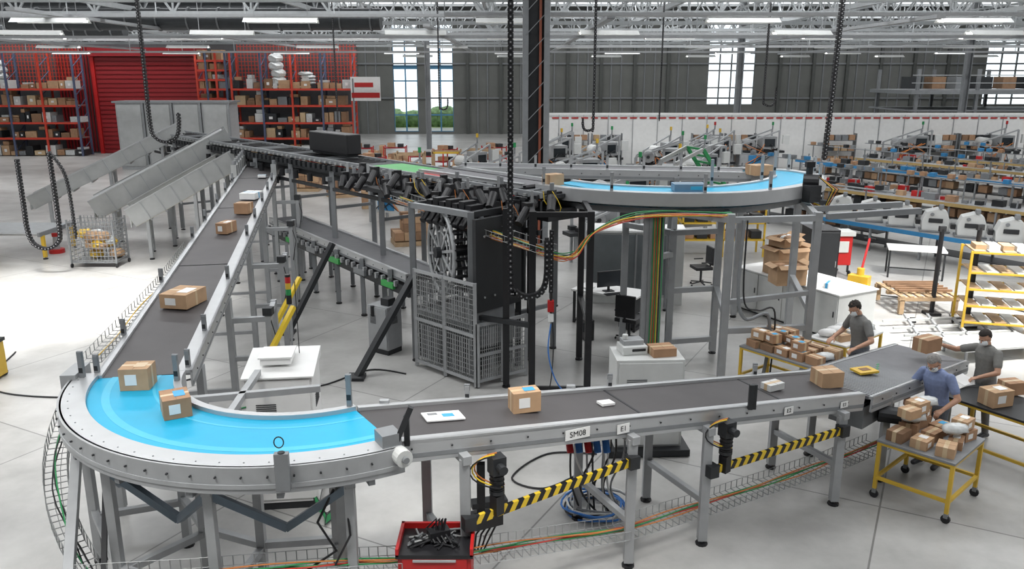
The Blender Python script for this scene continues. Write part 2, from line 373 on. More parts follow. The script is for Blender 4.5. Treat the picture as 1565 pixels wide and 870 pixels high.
for k in(.75,2.65,3.65,5.7):
    zt=R0.z-.0981*k-.18
    for off in((.55,-.55)):
        q=nearpt(k,off,0); leg(b,q.x,q.y,zt,STEELL,.1)
    b.beam(nearpt(k,-.62,zt),nearpt(k,.62,zt),.09,.09,STEELL); b.beam(nearpt(k,-.55,.55),nearpt(k,.55,.55),.07,.07,STEELL)
for k in(.2,4.25,4.3): b.beam(nearpt(k,.52,R0.z-.098*k),nearpt(k,.52,R0.z-.098*k+.3),.05,.05,DARK)
for k in(1.2,3,5.2): bracketpost(b,nearpt(k,-.46,R0.z-.098*k),.16)
for k in(.3,2.5): b.box(nearpt(k,-.5,R0.z-.098*k-.02),(.1,.06,.16),STEELL)
rc=b.done(bevel=.004)
ang=math.atan2(d.y,d.x)
b=B('packing_takeoff_conveyor')
d2,n2,up2=straight(b,R1+V((-.05,-.03,-.02)),R2,1.0,BELT2,(.06,.06),.2,.01)
for k in range(48): 
    q=R1+(R2-R1)*(k/48); b.beam(q-n2*.49+V((0,0,-.018)),q+n2*.49+V((0,0,-.018)),.03,.012,STEEL)
for k in(.5,2.6):
    c=R1+d2*k
    for sg in(-.5,.5): q=c+n2*sg; leg(b,q.x,q.y,c.z-.1,STEELL)
    b.beam(c-n2*.5-V((0,0,.2)),c+n2*.5-V((0,0,.2)),.07,.07,STEEL)
c=R1+d2*.45+n2*.2; b.box((c.x,c.y,1.0),(.9,.45,.3),STEEL,math.atan2(d2.y,d2.x)); b.cyl((c.x+.1,c.y-.25,.98),(c.x+.35,c.y-.35,.98),.11,DARK,14)
for k in range(5): 
    q=R1+d2*(1.0+k*.12); b.box(q+V((0,0,.004))+n2*(.1-.05*k),(.05,.03,.004),GREEN,.7)
b.done(bevel=.003)
def label(txt,k,sz):
    b=B('conveyor_label_plate'); p=nearpt(k,.515,R0.z-.098*k-.07); b.box(p,(len(txt)*sz*.75+.03,.006,sz*1.3),PAPER,ang)
    o=b.done(); text(txt,p+n*.005,sz,(math.pi/2,0,ang),BLACK,o)
label('SM08',2.0,.085); label('E1',2.55,.08); label('E2',4.85,.07); label('E3',5.75,.06)
def hazard(k0,k1,z,z1):
    b=B('hazard_striped_bar'); p=nearpt(k0,.62,z); q=nearpt(k1,.6,z1); L_=(q-p).length; dd=(q-p).normalized(); N=int(L_/.06); st=L_/N
    h=.045;sk=.05
    for i in range(N):
        m=HYEL if i%2 else BLACK; a=i*st; c=(i+1)*st
        vs=[]
        for t in(-.02,.02):
            nn=V((-dd.y,dd.x,0))*t
            for s_,zz in((a,-h),(c,-h),(c+sk,h),(a+sk,h)): vs.append(p+dd*s_+nn+V((0,0,zz)))
        b.add(vs,[(0,1,2,3),(7,6,5,4),(0,4,5,1),(1,5,6,2),(2,6,7,3),(3,7,4,0)],m)
    b.box(p,(.12,.12,.14),DARK,ang); b.box(q,(.12,.12,.14),DARK,ang); b.done()
hazard(.75,2.62,1.06,1.28); hazard(3.67,5.67,.95,1.03)
def drive(k,z,sx=1):
    b=B('belt_drive_motor'); p=nearpt(k,.62,z)
    b.box(p,(.14,.14,.18),DARK,ang); b.cyl(p,p+V((0,0,-.26)),.065,BLACK,14); b.cyl(p+V((0,0,-.26)),p+V((0,0,-.3)),.075,DARK,14); b.cyl(p+n*.05,p+n*.16,.045,DARK,12)
    for i in range(5): b.cyl(p+V((0,0,-.06-i*.045)),p+V((0,0,-.07-i*.045)),.075,BLACK,14)
    b.box(p+V((0,0,-.42)),(.1,.1,.2),BLACK,ang+.3)
    for j,cm in enumerate((ORC,HYEL,BLACK)):
        b.tube([p+V((-.02*j,0,.02))+V((-.18*math.sin(t)*1.2,-.04*j,.10*math.cos(t)-.12*(t/3))) for t in [i*.35 for i in range(11)]],.008,cm,5)
    b.done()
drive(1.05,1.60); drive(3.85,1.42)
b=B('tensioner_bracket'); p=nearpt(1.0,.35,.95); 
b.beam(p,p+V((0,0,.55)),.08,.08,DARK); b.beam(p+V((-.1,0,.1)),p+V((.25,.1,.1)),.12,.06,DARK); b.box(p+V((.05,0,-.05)),(.3,.16,.14),BLACK,ang)
for i in range(5): b.tube([p+V((.04*i,0,-.1)),p+V((.05*i-.1,-.05,-.2)),p+V((.03*i-.1,-.02,-.4)),p+V((.05*i,.02,-.45))],.01,BLACK,5)
b.done()
b=B('red_tool_cabinet'); cx,cy=-.72,6.95
b.box((cx,cy,.5),(.68,.46,.78),RED); 
for k in range(5): b.box((cx,cy-.235,.2+k*.15),(.6,.02,.13),RED); b.box((cx,cy-.25,.24+k*.15),(.4,.02,.02),ALU)
b.box((cx,cy,.88),(.72,.5,.04),BLACK); b.box((cx,cy+.23,.92),(.72,.03,.08),RED); b.box((cx-.345,cy,.92),(.03,.5,.08),RED); b.box((cx+.345,cy,.92),(.03,.5,.08),RED)
for sx in(-.28,.28):
    for sy in(-.18,.18): b.cyl((cx+sx-.015,cy+sy,.06),(cx+sx+.015,cy+sy,.06),.06,BLACK,12); b.box((cx+sx,cy+sy,.1),(.06,.06,.04),STEEL)
for k in range(26): b.cyl((cx-.28+random.random()*.56,cy-.18+random.random()*.36,.91),(cx-.28+random.random()*.56,cy-.15+random.random()*.3,.95),.010,random.choice((BLACK,DARK,STEEL,BLACK,GALV)),6)
b.box((cx+.02,cy+.02,.95),(.2,.12,.12),BLACK,.4)
for k in range(4): b.tube([(cx+.02*k,cy,.96),(cx+.03*k,cy+.02,1.12),(cx+.05*k-.1,cy+.05,1.0),(cx+.05*k,cy-.1,.93)],.012,BLACK,6)
b.done(bevel=.006)
def cabinet(name,cx,cy,w,dp,h,rz,mt,base=.1,vents=True,slope=0):
    b=B(name); b.M=Matrix.Translation((cx,cy,0))@Matrix.Rotation(rz,4,'Z')
    b.box((0,0,base/2),(w*.96,dp*.96,base),DARK); b.box((0,0,base+(h-base)/2),(w,dp,h-base),mt)
    b.box((0,-dp/2-.01,base+(h-base)/2),(w*.93,.02,(h-base)*.94),mt)
    b.box((w*.38,-dp/2-.03,h*.55),(.03,.03,.14),BLACK)
    if vents:
        for k in range(7): b.box((-w*.2,-dp/2-.024,h*.8-k*.025),(w*.3,.008,.01),DARK); b.box((w/2+.004,0,h*.8-k*.025),(.008,dp*.4,.01),DARK)
    if slope:
        vs=[(-w/2-.03,-dp/2-.05,h),(w/2+.03,-dp/2-.05,h),(w/2+.03,dp/2,h+slope),(-w/2-.03,dp/2,h+slope),(-w/2-.03,-dp/2-.05,h-.02),(w/2+.03,-dp/2-.05,h-.02),(w/2+.03,dp/2,h-.02),(-w/2-.03,dp/2,h-.02)]
        b.add(vs,[(0,1,2,3),(4,7,6,5),(0,4,5,1),(1,5,6,2),(2,6,7,3),(3,7,4,0)],mt)
    return b
b=cabinet('electrical_cabinet',-2.82,9.5,.78,.8,1.75,.12,WHITE,.1,True,.10)
b.box((-.05,0,1.86),(.36,.4,.08),WHITE); b.box((-.05,0,1.91),(.40,.44,.02),WHITE); b.cyl((.18,.2,1.8),(.18,.2,2.75),.006,BLACK,6)
for k in range(8): b.tube([(.3,-.3,.2),(.36+.02*k,-.55-.02*k,.06),(.5,-.6-.04*k,.03),(.62+.02*k,-.4,.03)],.008,random.choice((GREEN,BLACK,GREEN)),5)
b.done(bevel=.008)
b=cabinet('control_cabinet',1.9,10.95,.95,.62,1.4,.05,OFFW)
b.box((0,0,.06),(1.15,.9,.1),DARK); b.done(bevel=.008)
b=cabinet('pneumatic_supply_cabinet',-2.45,15.1,.5,.4,.95,-.6,STEELL); b.cyl((-.1,-.22,.95),(-.1,-.22,.75),.04,BLACK,10); b.box((.1,0,1.02),(.2,.2,.14),DARK); b.done(bevel=.008)
# ---------------------------------------------------------------- packages
def carton(x,y,z,w,dp,h,rz,mt=None,lab=None,name='cardboard_box'):
    mt=mt or random.choice((CARD,CARD2,CARD)); b=B(name); b.M=Matrix.Translation((x,y,z))@Matrix.Rotation(rz,4,'Z')
    b.box((0,0,h/2),(w,dp,h),mt); b.box((0,0,h/2),(w+.003,.05,h+.003),TAPE if mt is not PAPER else BTAPE); b.box((0,0,h+.001),(.004,dp*.98,.002),CARD3)
    if lab: b.box((w*.15,0,h+.003),(w*.4,dp*.5,.002),lab); b.box((-w*.1,-dp/2-.002,h*.5),(w*.4,.002,h*.5),PAPER)
    return b.done(bevel=.004)
carton(-4.02,8.27,Z+.002,.30,.27,.24,.1,CARD2,TAPE); carton(-3.33,7.55,Z+.002,.26,.32,.2,.5,CARD,BTAPE)
carton(-4.6,11.05,2.09,.40,.52,.2,-.18,CARD2,PAPER); carton(-5.42,15.3,2.31,.22,.4,.2,-.15,CARD,PAPER); carton(-5.62,17.,2.40,.3,.3,.22,-.1,CARD,None)
carton(-5.95,18.6,2.48,.36,.5,.14,-.1,PAPER,None,'white_parcel'); carton(-6.5,21.3,2.63,.2,.2,.06,.2,PAPER,None,'white_parcel')
carton(.13,8.0,1.80,.3,.2,.22,.3,CARD2,BTAPE); carton(3.2,9.42,1.47,.24,.16,.08,.5,OFFW,None,'grey_parcel'); carton(4.02,9.82,1.37,.3,.28,.2,.2,CARD2)
b=B('white_envelope'); b.M=Matrix.Translation((-.69,7.6,1.885))@Matrix.Rotation(.4,4,'Z')@Matrix.Rotation(.09,4,'Y'); b.box((0,0,.01),(.40,.22,.016),PAPER); b.box((.05,0,.020),(.12,.08,.003),BTAPE); b.box((-.1,.05,.020),(.1,.05,.003),STEEL); b.done(bevel=.004)
b=B('white_envelope'); b.M=Matrix.Translation((1.03,8.38,1.70))@Matrix.Rotation(.5,4,'Z')@Matrix.Rotation(.09,4,'Y'); b.box((0,0,.012),(.17,.12,.03),PAPER); b.done(bevel=.004)
b=B('orange_padded_envelope'); b.M=Matrix.Translation((4.8,10.5,1.29))@Matrix.Rotation(.3,4,'Z'); b.box((0,0,.015),(.30,.22,.03),YEL); b.box((0,0,.032),(.14,.1,.004),CARD3); b.done(bevel=.01)
# ---------------------------------------------------------------- sorter line
Q0=V((.9,14.3,3.2)); Q1=V((-12.4,30,3.2)); qd=(Q1-Q0).normalized(); qn=V((qd.y,-qd.x,0))
if qn.y<0: qn=-qn
b=B('shoe_sorter_conveyor')
b.beam(Q0+V((0,0,-.05)),Q1+V((0,0,-.05)),.95,.06,DARK)
LQ=(Q1-Q0).length
for sg in(-1,1):
    o=qn*sg*.52; b.beam(Q0+o,Q1+o,.07,.1,STEEL); b.beam(Q0+o+V((0,0,-.2)),Q1+o+V((0,0,-.2)),.05,.2,DARK)
b.beam(Q0+V((0,0,-.38)),Q0+qd*15+V((0,0,-.38)),.7,.2,DARK)
k=.1
while k<LQ:
    p=Q0+qd*k; b.beam(p-qn*.46,p+qn*.46,.05,.03,BLACK if int(k*10)%3 else STEEL)
    b.box(p-qn*.6+V((0,0,-.15)),(.09,.12,.12),DARK,.8); b.box(p-qn*.58+V((0,0,-.02)),(.05,.06,.05),GALV,.8)
    if int(k*4)%3==0: b.cyl(p-qn*.62+V((0,0,-.35)),p-qn*.62+V((0,0,-.55)),.07,BLACK,10)
    k+=.26
G1=mat('green_section_belt',(.05,.35,.08),.5); 
b.beam(Q0+qd*4.0+V((0,0,.02)),Q0+qd*5.8+V((0,0,.02)),.8,.02,G1); b.beam(Q0+qd*3.2+V((0,0,.02)),Q0+qd*4.0+V((0,0,.02)),.8,.02,RED)
for k in range(9):
    p=Q0+qd*(.8+k*2.2)
    for sg in(-.55,.55): q=p+qn*sg; leg(b,q.x,q.y,3.0,STEEL,.11)
    for z in(.9,2.1): b.beam(V((p.x,p.y,z))-qn*.55,V((p.x,p.y,z))+qn*.55,.07,.07,STEEL)
    b.beam(V((p.x,p.y,2.8))-qn*.7,V((p.x,p.y,2.8))+qn*.7,.1,.1,STEEL)
b.beam(V((Q0.x,Q0.y,2.55))-qn*.55,V((Q1.x,Q1.y,2.55))-qn*.55,.06,.08,DARK)
b.done()
b=B('sorter_dark_cover'); p=Q0+qd*8.6+qn*.2; b.box((p.x,p.y,3.55),(2.0,.4,.5),BLACK,math.atan2(qd.y,qd.x)); b.box((p.x,p.y,3.28),(1.9,.3,.06),DARK,math.atan2(qd.y,qd.x)); b.done(bevel=.03)
E0=V((-6.2,22.1,1.45));E1=V((-1.8,16.4,1.25))
b=B('lower_accumulation_conveyor'); d3,n3,u3=straight(b,E0,E1,.75,BELT2,(.08,.08),.16)
b.beam(E0-V((0,0,.42)),E1-V((0,0,.42)),.8,.1,DARK); b.beam(E0+n3*.5-V((0,0,.3)),E1+n3*.5-V((0,0,.3)),.06,.2,DARK)
for k in range(6):
    p=E0+d3*(.4+k*1.25)
    for sg in(-.5,.5): q=p+n3*sg; leg(b,q.x,q.y,1.3,STEEL,.09)
    b.box(p+n3*.56+V((0,0,-.28)),(.5,.06,.12),G1 if k%2 else STEEL,math.atan2(d3.y,d3.x))
for k in range(26):
    p=E0+d3*(.2+k*.27)+n3*.54; b.box(p+V((0,0,-.2)),(.08,.06,.12),STEELL,.7)
b.done()
b=B('dark_support_braces')
for a,c in(((-2.75,13.6,.0),(-1.8,14.5,1.65)),((-4.66,16.2,0),(-3.8,17.0,1.75))): b.beam(a,c,.13,.09,DARK); b.box((a[0],a[1],.03),(.3,.3,.06),DARK)
b.done()
b=B('spiral_lift_machine')
ga=math.radians(-44); wc=V((-.95,14.35,0)); gd=V((math.cos(ga),math.sin(ga),0)); gn=V((math.sin(ga),-math.cos(ga),0))
def gp(a,c,z): return wc+gd*a+gn*c+V((0,0,z))
gb=math.radians(-66); hd=V((math.cos(gb),math.sin(gb),0)); hn=V((math.sin(gb),-math.cos(gb),0))
def hp2(a,c,z): return wc+V((-.05,.0,0))+hd*a+hn*c+V((0,0,z))
for a in(-.75,.8):
    for c in(-.7,.45): q=gp(a,c,0); leg(b,q.x,q.y,3.0,STEEL if c>0 else DARK,.11)
for z in(1.0,2.95):
    b.beam(gp(-.75,.45,z),gp(.8,.45,z),.1,.1,STEEL); b.beam(gp(-.75,-.7,z),gp(.8,-.7,z),.1,.1,DARK); b.beam(gp(.8,-.7,z),gp(.8,.45,z),.1,.1,DARK); b.beam(gp(-.75,-.7,z),gp(-.75,.45,z),.1,.1,DARK)
R_=.68; zc=2.15
for cc_ in(.28,-.35):
    m_=STEELL if cc_>0 else STEEL
    b.tube([hp2(R_*math.cos(t),cc_,zc+R_*1.1*math.sin(t)) for t in [i*math.pi/20 for i in range(41)]],.04,m_,8); b.tube([hp2(.5*math.cos(t),cc_,zc+.54*math.sin(t)) for t in [i*math.pi/16 for i in range(33)]],.025,m_,6)
    b.tube([hp2(.34*math.cos(t),cc_,zc+.37*math.sin(t)) for t in [i*math.pi/16 for i in range(33)]],.02,m_,6)
    for i in range(10):
        t=i*math.pi/5+.2; b.beam(hp2(0,cc_,zc),hp2(R_*math.cos(t),cc_,zc+R_*1.1*math.sin(t)),.05,.05,m_)
for i in range(28):
    t=i*math.pi/14; b.beam(hp2(R_*math.cos(t),.28,zc+R_*1.1*math.sin(t)),hp2(R_*math.cos(t),-.35,zc+R_*1.1*math.sin(t)),.14,.02,BLACK)
b.cyl(hp2(0,.4,zc),hp2(0,-.45,zc),.1,DARK,14)
b.box(gp(.98,.0,2.1),(1.1,.08,1.6),DARK,math.atan2(gn.y,gn.x)); b.box(gp(.95,.1,1.0),(1.05,.06,.7),STEEL,math.atan2(gn.y,gn.x)); b.box(gp(.2,-.72,2.1),(1.5,.05,1.6),DARK,ga)
for i in range(4): b.cyl(gp(1.03,-.35+i*.24,1.55),gp(1.05,-.35+i*.24,1.55),.02,GALV,8); b.cyl(gp(1.03,-.35+i*.24,2.6),gp(1.05,-.35+i*.24,2.6),.02,GALV,8)
b.box(gp(0,-.1,.55),(1.4,1.0,.9),DARK,ga)
for i in range(7): b.box(gp(-.5+i*.17,.1,2.95+.05*(i%2)),(.14,.3,.2),BLACK,ga); b.cyl(gp(-.5+i*.17,.25,2.85),gp(-.45+i*.17,.45,2.7),.06,BLACK,10)
b.done(bevel=.004)
def gate(p,q,h,name='mesh_safety_gate'):
    b=B(name); p=V(p);q=V(q); d=(q-p).normalized(); Ln=(q-p).length; z0=.12
    for t in(0,.5,1): e=p.lerp(q,t); b.beam(e+V((0,0,.02)),e+V((0,0,h)),.06,.06,STEELL)
    for z in(z0,h*.5,h-.03): b.beam(p+V((0,0,z)),q+V((0,0,z)),.05,.05,STEELL)
    k=0
    while k<Ln: b.beam(p+d*k+V((0,0,z0)),p+d*k+V((0,0,h-.03)),.010,.010,MESHM); k+=.045
    z=z0
    while z<h: b.beam(p+V((0,0,z)),q+V((0,0,z)),.010,.010,MESHM); z+=.09
    for t in(.25,.75): 
        e=p.lerp(q,t)
        for zz,hh in((.28,.36),(.76,.3)):
            for i in range(9): b.beam(e+d*Ln*(-.15+.3*i/8)+V((0,0,h*(zz-hh/2))),e+d*Ln*(-.15+.3*i/8)+V((0,0,h*(zz+hh/2))),.012,.02,STEELL)
    b.done()
gate((-1.75,14.25,0),(-.62,13.15,0),1.85)
gate((-.58,13.15,0),(.25,13.75,0),1.15,'low_safety_gate')
b=B('dark_machine_gantry')
PT=[(.33,12.9),(1.26,12.9),(.33,14.6),(1.26,14.6),(-.1,13.2)]
for x,y in PT: leg(b,x,y,3.1,BLACK,.11)
b.beam((.33,12.9,1.2),(-.6,13.4,1.2),.08,.08,DARK)
for z in(1.25,3.05): b.beam((.33,12.9,z),(.33,14.6,z),.08,.08,BLACK); b.beam((1.26,12.9,z),(1.26,14.6,z),.08,.08,BLACK)
b.beam((.33,12.9,3.05),(1.26,12.9,3.05),.08,.08,BLACK); b.beam((.33,12.9,.1),(1.26,12.9,.1),.06,.06,BLACK)
b.done()
b=B('sorter_drive_cluster')
for k in range(30):
    p=Q0+qd*(-.4+k*.22)-qn*(.65+.35*(k%2)); z=2.95+random.random()*.3
    b.box((p.x,p.y,z),(.16,.12,.2),BLACK,random.random()*3); b.cyl((p.x,p.y-.05,z),(p.x-.15+random.random()*.3,p.y-.25,z-.22),.075,BLACK,12)
    if k%3==0: b.cyl((p.x,p.y,z+.08),(p.x,p.y,z+.22),.04,STEEL,10)
    if k%4==1: b.box((p.x+.08,p.y,z+.2),(.05,.05,.2),STEELL)
    if k%3==0:
        pts=[V((p.x+math.sin(i*.7)*.15,p.y-.15,z-.1-.35*math.sin(i*math.pi/7)+.2)) for i in range(8)]; b.tube(pts,.007,random.choice((ORC,ORC,HYEL,BLACK)),5)
b.beam(Q0-qn*.9+V((0,0,-.35)),Q0+qd*6.2-qn*.9+V((0,0,-.35)),.3,.08,DARK)
b.done()
CP=[(-2.2,15.9,2.85),(-1.2,14.6,2.75),(-.2,13.4,2.6),(.6,12.8,2.45),(1.0,12.7,2.45),(1.35,12.9,2.8),(2.2,13.5,2.95),(3.6,13.3,3.0)]
basket('wire_cable_basket',CP[:4],.4,.1,.12,.004,MESHM,(ORC,GREEN,HYEL,ORC))
b=B('orange_cable_bundle')
def smooth(pts,n=8):
    pts=[V(p) for p in pts]; P=[pts[0]]+pts+[pts[-1]]; o=[]
    for i in range(1,len(P)-2):
        for k in range(n):
            t=k/n; a,b_,c,d_=P[i-1],P[i],P[i+1],P[i+2]
            o.append(.5*((2*b_)+(c-a)*t+(2*a-5*b_+4*c-d_)*t*t+(3*b_-a-3*c+d_)*t*t*t))
    o.append(pts[-1]); return o
for k in range(9):
    off=V((random.uniform(-.07,.07),random.uniform(-.07,.07),random.uniform(-.07,.07)))
    b.tube([p+off+V((0,0,.02*math.sin(i*.4+k))) for i,p in enumerate(smooth(CP))],.008,(ORC,GREEN,BLACK,HYEL,ORC,REDC,ORC)[k%7],5)
b.done()
# ---------------------------------------------------------------- upper ring conveyor
ZR=3.25
path=smooth([(.5,14.95,0),(1.08,14.35,0),(1.95,13.9,0),(2.96,13.72,0),(4.13,13.95,0),(5.36,14.9,0),(6.05,16.04,0),(5.95,16.95,0),(5.55,17.4,0),(4.95,17.6,0)],8)
def offs(path,o,z):
    r=[]
    for i,p in enumerate(path):
        d=(path[min(i+1,len(path)-1)]-path[max(i-1,0)]).normalized(); r.append(V((p.x-d.y*o,p.y+d.x*o,z)))
    return r
b=B('curved_belt_conveyor')
b.ribbon(offs(path,.1,ZR),offs(path,.82,ZR),.04,CYAN); b.ribbon(offs(path,.3,ZR+.002),offs(path,.34,ZR+.002),.004,CYAN2)
b.ribbon(offs(path,-.08,ZR+.03),offs(path,.1,ZR+.03),.04,ALU); b.ribbon(offs(path,-.1,ZR+.03),offs(path,-.07,ZR+.03),.22,ALU); b.ribbon(offs(path,.82,ZR+.03),offs(path,.92,ZR+.03),.22,ALU)
pp=offs(path,.2,0); pq=offs(path,.75,0)
b.ribbon(offs(path,.15,ZR-.26),offs(path,.25,ZR-.26),.1,STEEL)
b.ribbon(offs(path,.7,ZR-.26),offs(path,.8,ZR-.26),.1,STEEL)
for i in range(4,len(pp),8): b.beam(V((pp[i].x,pp[i].y,ZR-.28)),V((pq[i].x,pq[i].y,ZR-.28)),.08,.08,STEEL)
for i in(2,14,26,34,44,52,60): 
    q=offs(path,-.03,ZR)[i]; bracketpost(b,q,.35)
for i in(30,40,50): q=offs(path,.87,ZR)[i]; bracketpost(b,q,.5)
b.done()
b=B('straight_belt_conveyor'); 
straight(b,(4.95,17.15,ZR),(-1.2,18.2,ZR),.8,BELT2,(.1,.1),.2); straight(b,(.55,15.2,ZR),(-1.6,17.6,ZR),.8,BELT2,(.1,.1),.2)
for x,y in((3.5,17.9),(1.0,18.3),(3.4,16.9),(.9,17.3)): leg(b,x,y,ZR-.1,STEEL,.1)
for k in range(8): bracketpost(b,(-1+k*.75,17.75-k*.12,ZR),.3)
b.done()
carton(.75,15.0,ZR,.32,.25,.2,.6,CARD2); carton(5.0,16.6,ZR,.42,.36,.2,.3,CARD2); 
b=B('blue_grey_parcel'); b.M=Matrix.Translation((3.05,14.1,ZR+.01)); b.box((0,0,.07),(.55,.32,.13),mat('parcel_blue_grey',(.16,.26,.36),.5)); b.box((.1,-.161,.07),(.2,.004,.06),CYAN2); b.box((0,0,.137),(.5,.05,.004),STEEL); b.done(bevel=.01)
b=B('drive_motor'); q=V((5.35,14.75,ZR)); b.cyl(q+V((-.1,0,.1)),q+V((.15,-.1,.1)),.13,BLACK,14); b.cyl(q,q+V((0,0,.35)),.06,DARK,12); b.box(q+V((0,-.2,-.1)),(.25,.2,.3),DARK,.4); b.box(q+V((0,0,.4)),(.15,.12,.1),BLACK)
for k in range(5): b.tube([q+V((.1,-.2,.2)),q+V((.3+.03*k,-.35,.0)),q+V((.2,-.35,-.3-.03*k)),q+V((-.1,-.25,-.2))],.010,(BLACK,HYEL,BLACK,ORC,BLACK)[k],5)
b.done()
b=B('ring_support_frame')
PS=[(3.59,13.25,3.0),(5.09,13.45,3.0),(2.96,14.78,2.45),(3.86,14.97,3.0),(5.6,15.9,3.0),(4.9,17.4,3.0),(2.4,14.3,2.95),(2.2,15.6,2.45)]
for x,y,z in PS: leg(b,x,y,z,STEELL,.12)
def jb(i,j,z,m=STEELL,w=.1): b.beam((PS[i][0],PS[i][1],z),(PS[j][0],PS[j][1],z),w,w,m)
for z in(1.0,2.9): jb(0,1,z)
jb(0,3,2.9);jb(1,4,1.3);jb(1,4,2.9);jb(2,3,2.4);jb(2,3,1.3);jb(2,3,.3);jb(3,4,2.9);jb(4,5,2.9);jb(2,7,2.4);jb(6,0,2.9);jb(0,3,1.3);jb(6,2,2.0)
b.beam((3.59,13.25,1.5),(5.09,13.45,1.62),.08,.08,STEELL)
b.beam((5.3,13.6,2.9),(7.0,13.9,2.95),.1,.1,STEEL); b.beam((5.3,14.4,2.9),(7.0,14.6,2.95),.1,.1,STEEL)
b.done(bevel=.004)
b=B('vertical_cable_riser')
for k in range(8): x=2.48+k*.024; b.tube([(x,14.15,2.95),(x+.01*math.sin(k),14.1,1.5),(x,14.12,.05)],.010,(GREEN,ORC,GREEN,REDC,GREEN,HYEL,BLACK,GREEN)[k],5)
b.beam((2.56,14.2,0),(2.56,14.2,2.95),.26,.03,STEELL); b.done()
b=B('flexible_conduit'); b.tube(smooth([(3.8,13.2,2.9),(3.75,13.1,1.7),(3.9,13.1,1.25),(4.3,13.2,1.3),(4.35,13.2,.7),(4.3,13.2,.2)]),.03,STEEL,8); b.tube(smooth([(3.85,13.2,2.9),(3.85,13.1,1.6),(4.1,13.1,1.4),(4.4,13.15,1.35),(4.42,13.2,.2)]),.015,BLACK,6); b.done()
# ---------------------------------------------------------------- hanging cable chains
CH=mat('chain_stud_grey',(.3,.3,.31),.4)
def chain(pts,name='hanging_cable_chain',w=.1,pitch=.085):
    b=B(name); P=smooth(pts,12); L_=[0]
    for i in range(1,len(P)): L_.append(L_[-1]+(P[i]-P[i-1]).length)
    s_=0
    while s_<L_[-1]-pitch:
        def at(s_):
            for j in range(1,len(L_)):
                if L_[j]>=s_: return P[j-1].lerp(P[j],(s_-L_[j-1])/max(1e-6,L_[j]-L_[j-1]))
            return P[-1]
        a=at(s_);c=at(s_+pitch*.8); b.beam(a,c,w*.75,w,BLACK,(0,1,0)); m_=a.lerp(c,.5); b.beam(m_+V((0,-w*.52,0)),m_+V((0,-w*.56,0)),w*.2,w*.2,CH)
        s_+=pitch
    b.tube(P,w*.3,BLACK,5); return b.done()
def U(x0,x1,y,ztop,zb,z1,y1=None): 
    r=abs(x1-x0)/2; m=(x0+x1)/2; s_=1 if x1>x0 else -1; y1=y if y1 is None else y1
    return [(x0,y,ztop),(x0,y,(ztop+zb)/2),(x0,y,zb+r*1.3),(m-s_*r*.75,y,zb+r*.35),(m,y,zb),(m+s_*r*.75,y1,zb+r*.35),(x1,y1,zb+r*1.3),(x1,y1,z1)]
chain(U(-.02,.52,12.0,9,1.93,2.85),w=.11)
chain([(.62,12.6,2.85),(.62,12.6,2.3),(.62,12.6,1.75)],w=.09)
chain(U(-10.0,-9.2,23.,8.2,3.4,4.2),w=.11); chain(U(-12.75,-11.9,21.2,3.1,.75,3.3),w=.11); chain([(-11.9,21.2,3.3),(-11.6,21.3,2.6),(-11.55,21.3,1.0)],w=.08); chain(U(1.95,1.7,20,8,3.9,4.2),w=.08)
chain([(7.3,19,8),(7.25,19,5),(7.2,19,3.3)],w=.12); chain(U(8.4,8.8,28,8.5,4.2,4.8),w=.08); chain(U(-2.6,-2.3,30,8.2,4.0,4.4),w=.07); chain([(-6.9,33,8),(-6.9,33,3.4)],w=.07); chain([(5.3,30,8),(5.3,30,3.6)],w=.07)
b=B('hanging_power_socket'); X=.62; b.cyl((X,12.6,1.75),(X,12.6,1.5),.02,BLACK,8); b.box((X,12.6,1.62),(.10,.1,.18),RED); b.cyl((X,12.55,1.5),(X,12.5,1.38),.045,OFFW,12); b.tube(smooth([(X,12.5,1.35),(X-.04,12.4,.9),(X+.1,12.4,.4),(1.0,12.6,.05),(1.4,12.5,.02)]),.012,BLUC,6); b.tube(smooth([(X+.02,12.6,1.5),(X+.05,12.6,.9),(X,12.5,.3),(.5,12.5,.02)]),.01,BLACK,6); b.done()
b=B('black_floor_post'); b.cyl((9.4,17.6,.03),(9.4,17.6,1.95),.05,BLACK,10); b.box((9.4,17.6,.03),(.3,.3,.06),DARK); b.box((9.4,17.6,1.95),(.14,.08,.12),DARK); b.done()
b=B('black_floor_post'); b.cyl((9.7,16.7,.03),(9.7,16.7,2.15),.05,BLACK,10); b.box((9.7,16.7,.03),(.3,.3,.06),DARK); b.box((9.7,16.7,2.15),(.14,.08,.12),DARK); b.done()
b=B('cable_coil')
for k in range(9):
    r=.28+random.random()*.12; cx,cy=1.0+random.uniform(-.08,.08),9.0+random.uniform(-.08,.08)
    b.tube([(cx+r*math.cos(t),cy+r*.9*math.sin(t),.03+k*.02+.02*math.sin(3*t+k)) for t in [i*math.pi/10 for i in range(21)]],.013,(BLUC,BLACK,OFFW,STEEL)[k%4],6)
for k in range(12): 
    x=.75+k*.05; b.tube(smooth([(x,8.75,1.55),(x+random.uniform(-.1,.1),8.65,1.0),(x+random.uniform(-.15,.15),8.75,.5),(x+.1,8.9,.05)]),.013,(BLACK,OFFW,STEEL,BLACK)[k%4],6)
b.done()
b=B('industrial_power_plugs')
for k,m in enumerate((RED,BLUC,RED,BLUC,BLUC)): x=.62+k*.10; b.box((x,8.3,1.42-.06*(k%2)),(.09,.09,.15),m,k); b.cyl((x,8.26,1.34),(x+.02,8.2,1.2),.04,m,10)
b.done(bevel=.01)
b=B('floor_cable')
b.tube(smooth([(-9.6,15,.015),(-9.0,13.2,.015),(-7.6,12.7,.015),(-6.3,13.0,.015),(-5.6,13.6,.015)]),.014,BLACK,6); b.tube(smooth([(.9,10,.015),(.4,9.6,.015),(0,9.9,.015),(.5,10.6,.015),(1.2,10.6,.015)]),.014,BLACK,6)
